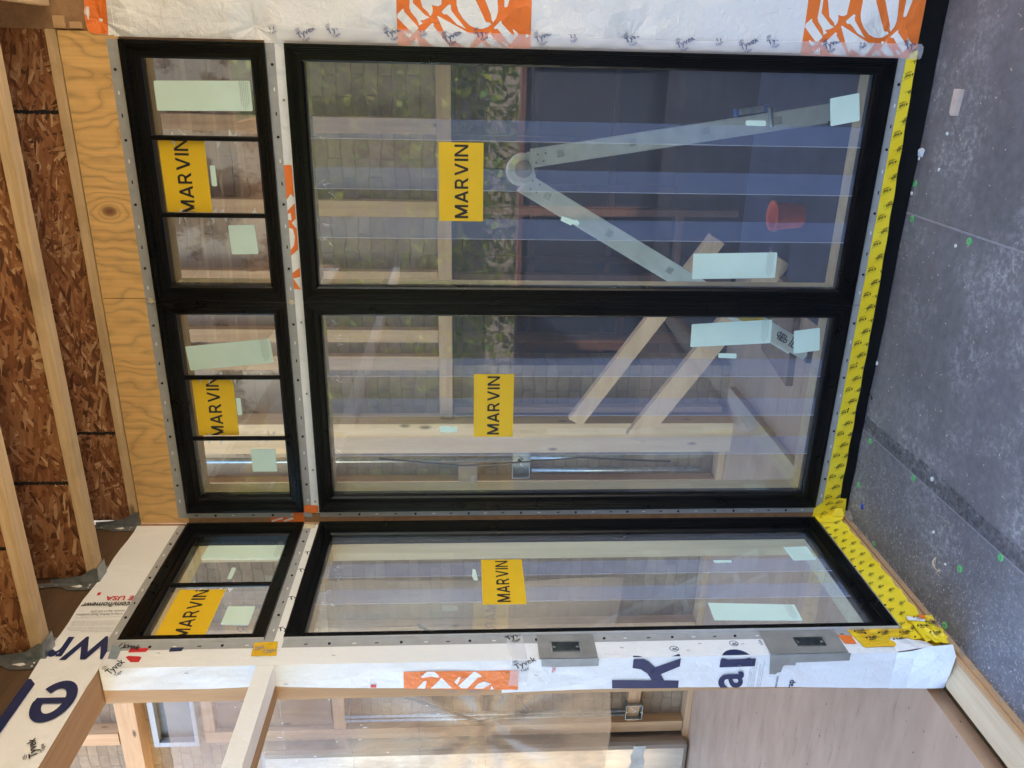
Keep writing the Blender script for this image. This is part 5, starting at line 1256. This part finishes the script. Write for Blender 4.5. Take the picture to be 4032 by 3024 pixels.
for k in (.25, .6): m.tube([PG(.136-.021*k, -.122-.009*k, .0045), PG(.136-.021*(k+.1), -.122-.009*(k+.1), .0045)], .0058, 8)
build('plug_rib', m, M['blue_pl'], t)
def shaving(x, y, a, L, w, lab):
    m = MB(); c, s = cos(a), sin(a); n = 7; P0 = None
    for i in range(n+1):
        u = i/n; px, py = x+c*L*u, y+s*L*u+.006*sin(u*3); z = FZ+.002+.010*sin(u*pi); ww = w*(.5+.7*sin(u*pi*.8+.3)); q = ((px-s*ww, py+c*ww, z), (px+s*ww, py-c*ww, z+.003))
        if P0: m.face([P0[0], P0[1], q[1], q[0]])
        P0 = q
    m.tube([(x+c*L*.2, y+s*L*.2+.004, FZ+.003), (x+c*L*.9, y+s*L*.9+.010, FZ+.006)], .0012, 5)
    tag(build('wood_shaving', m, M['chip'], smooth=True), lab, 'shaving', 'wood shavings on the porch floor')
shaving(.020, -.262, 2.7, -.062+.13, .005, 'long curled wood shaving against the foot of the side wall')
shaving(.228, -.648, -2.7, .045, .0028, 'thin forked wood shaving on the chalky floor')
shaving(.180, -.690, .1, .022, .003, 'short wood shaving near the thin forked one')
WB = [(1.483, -.162, 'largest white plaster chip, midway between offcut and seam'), (1.605, -.167, 'white plaster chip level with the flat offcut'), (1.508, -.022, 'white plaster chip just below the torn paper scrap'), (1.382, -.020, 'white plaster chip by the upstand near the half hidden washer'), (1.259, -.355, 'white plaster chip beside the outer washer of the first seam'), (.30, -.60, 'white plaster chip between forked shaving and long seam'), (.235, -.70, 'white plaster chip beside the forked wood shaving')]
for x, y, lab in WB:
    r = random.Random(int(x*1000)); m = MB(); q = [(x+.0075*cos(k*pi/3)*r.uniform(.5, 1.2), y+.0065*sin(k*pi/3)*r.uniform(.5, 1.2)) for k in range(6)]; m.prism(q, PG, .0004, .0048); tag(build('plaster_chip', m, M['white_pl'], bevel=.001), lab, 'chip', 'white plaster chips')
random.seed(77); m = MB()
for i in range(520):
    if i < 260: x = abs(random.gauss(.10, .14))+.03; y = random.uniform(-2.2, -.04)
    else: x = random.uniform(.05, 2.3); y = -abs(random.gauss(.35, .6))-.02
    a = random.uniform(0, pi); L = random.uniform(.0012, .0055); w = random.uniform(.0006, .0016); c, s = cos(a), sin(a); z = random.uniform(.0012, .003)
    m.face([PG(x-c*L-s*w, y-s*L+c*w, z), PG(x-c*L+s*w, y-s*L-c*w, z), PG(x+c*L+s*w, y+s*L-c*w, z+.0006), PG(x+c*L-s*w, y+s*L+c*w, z+.0006)])
tag(build('sawdust', m, M['chip'], fix=False), 'scattered sawdust and tiny chips over the grey porch floor', 'sawdust', kind='stuff')
for o in list(COL.objects):
    if o.type == 'MESH' and o.name.startswith('lettering') and not o.data.materials: bpy.data.objects.remove(o)
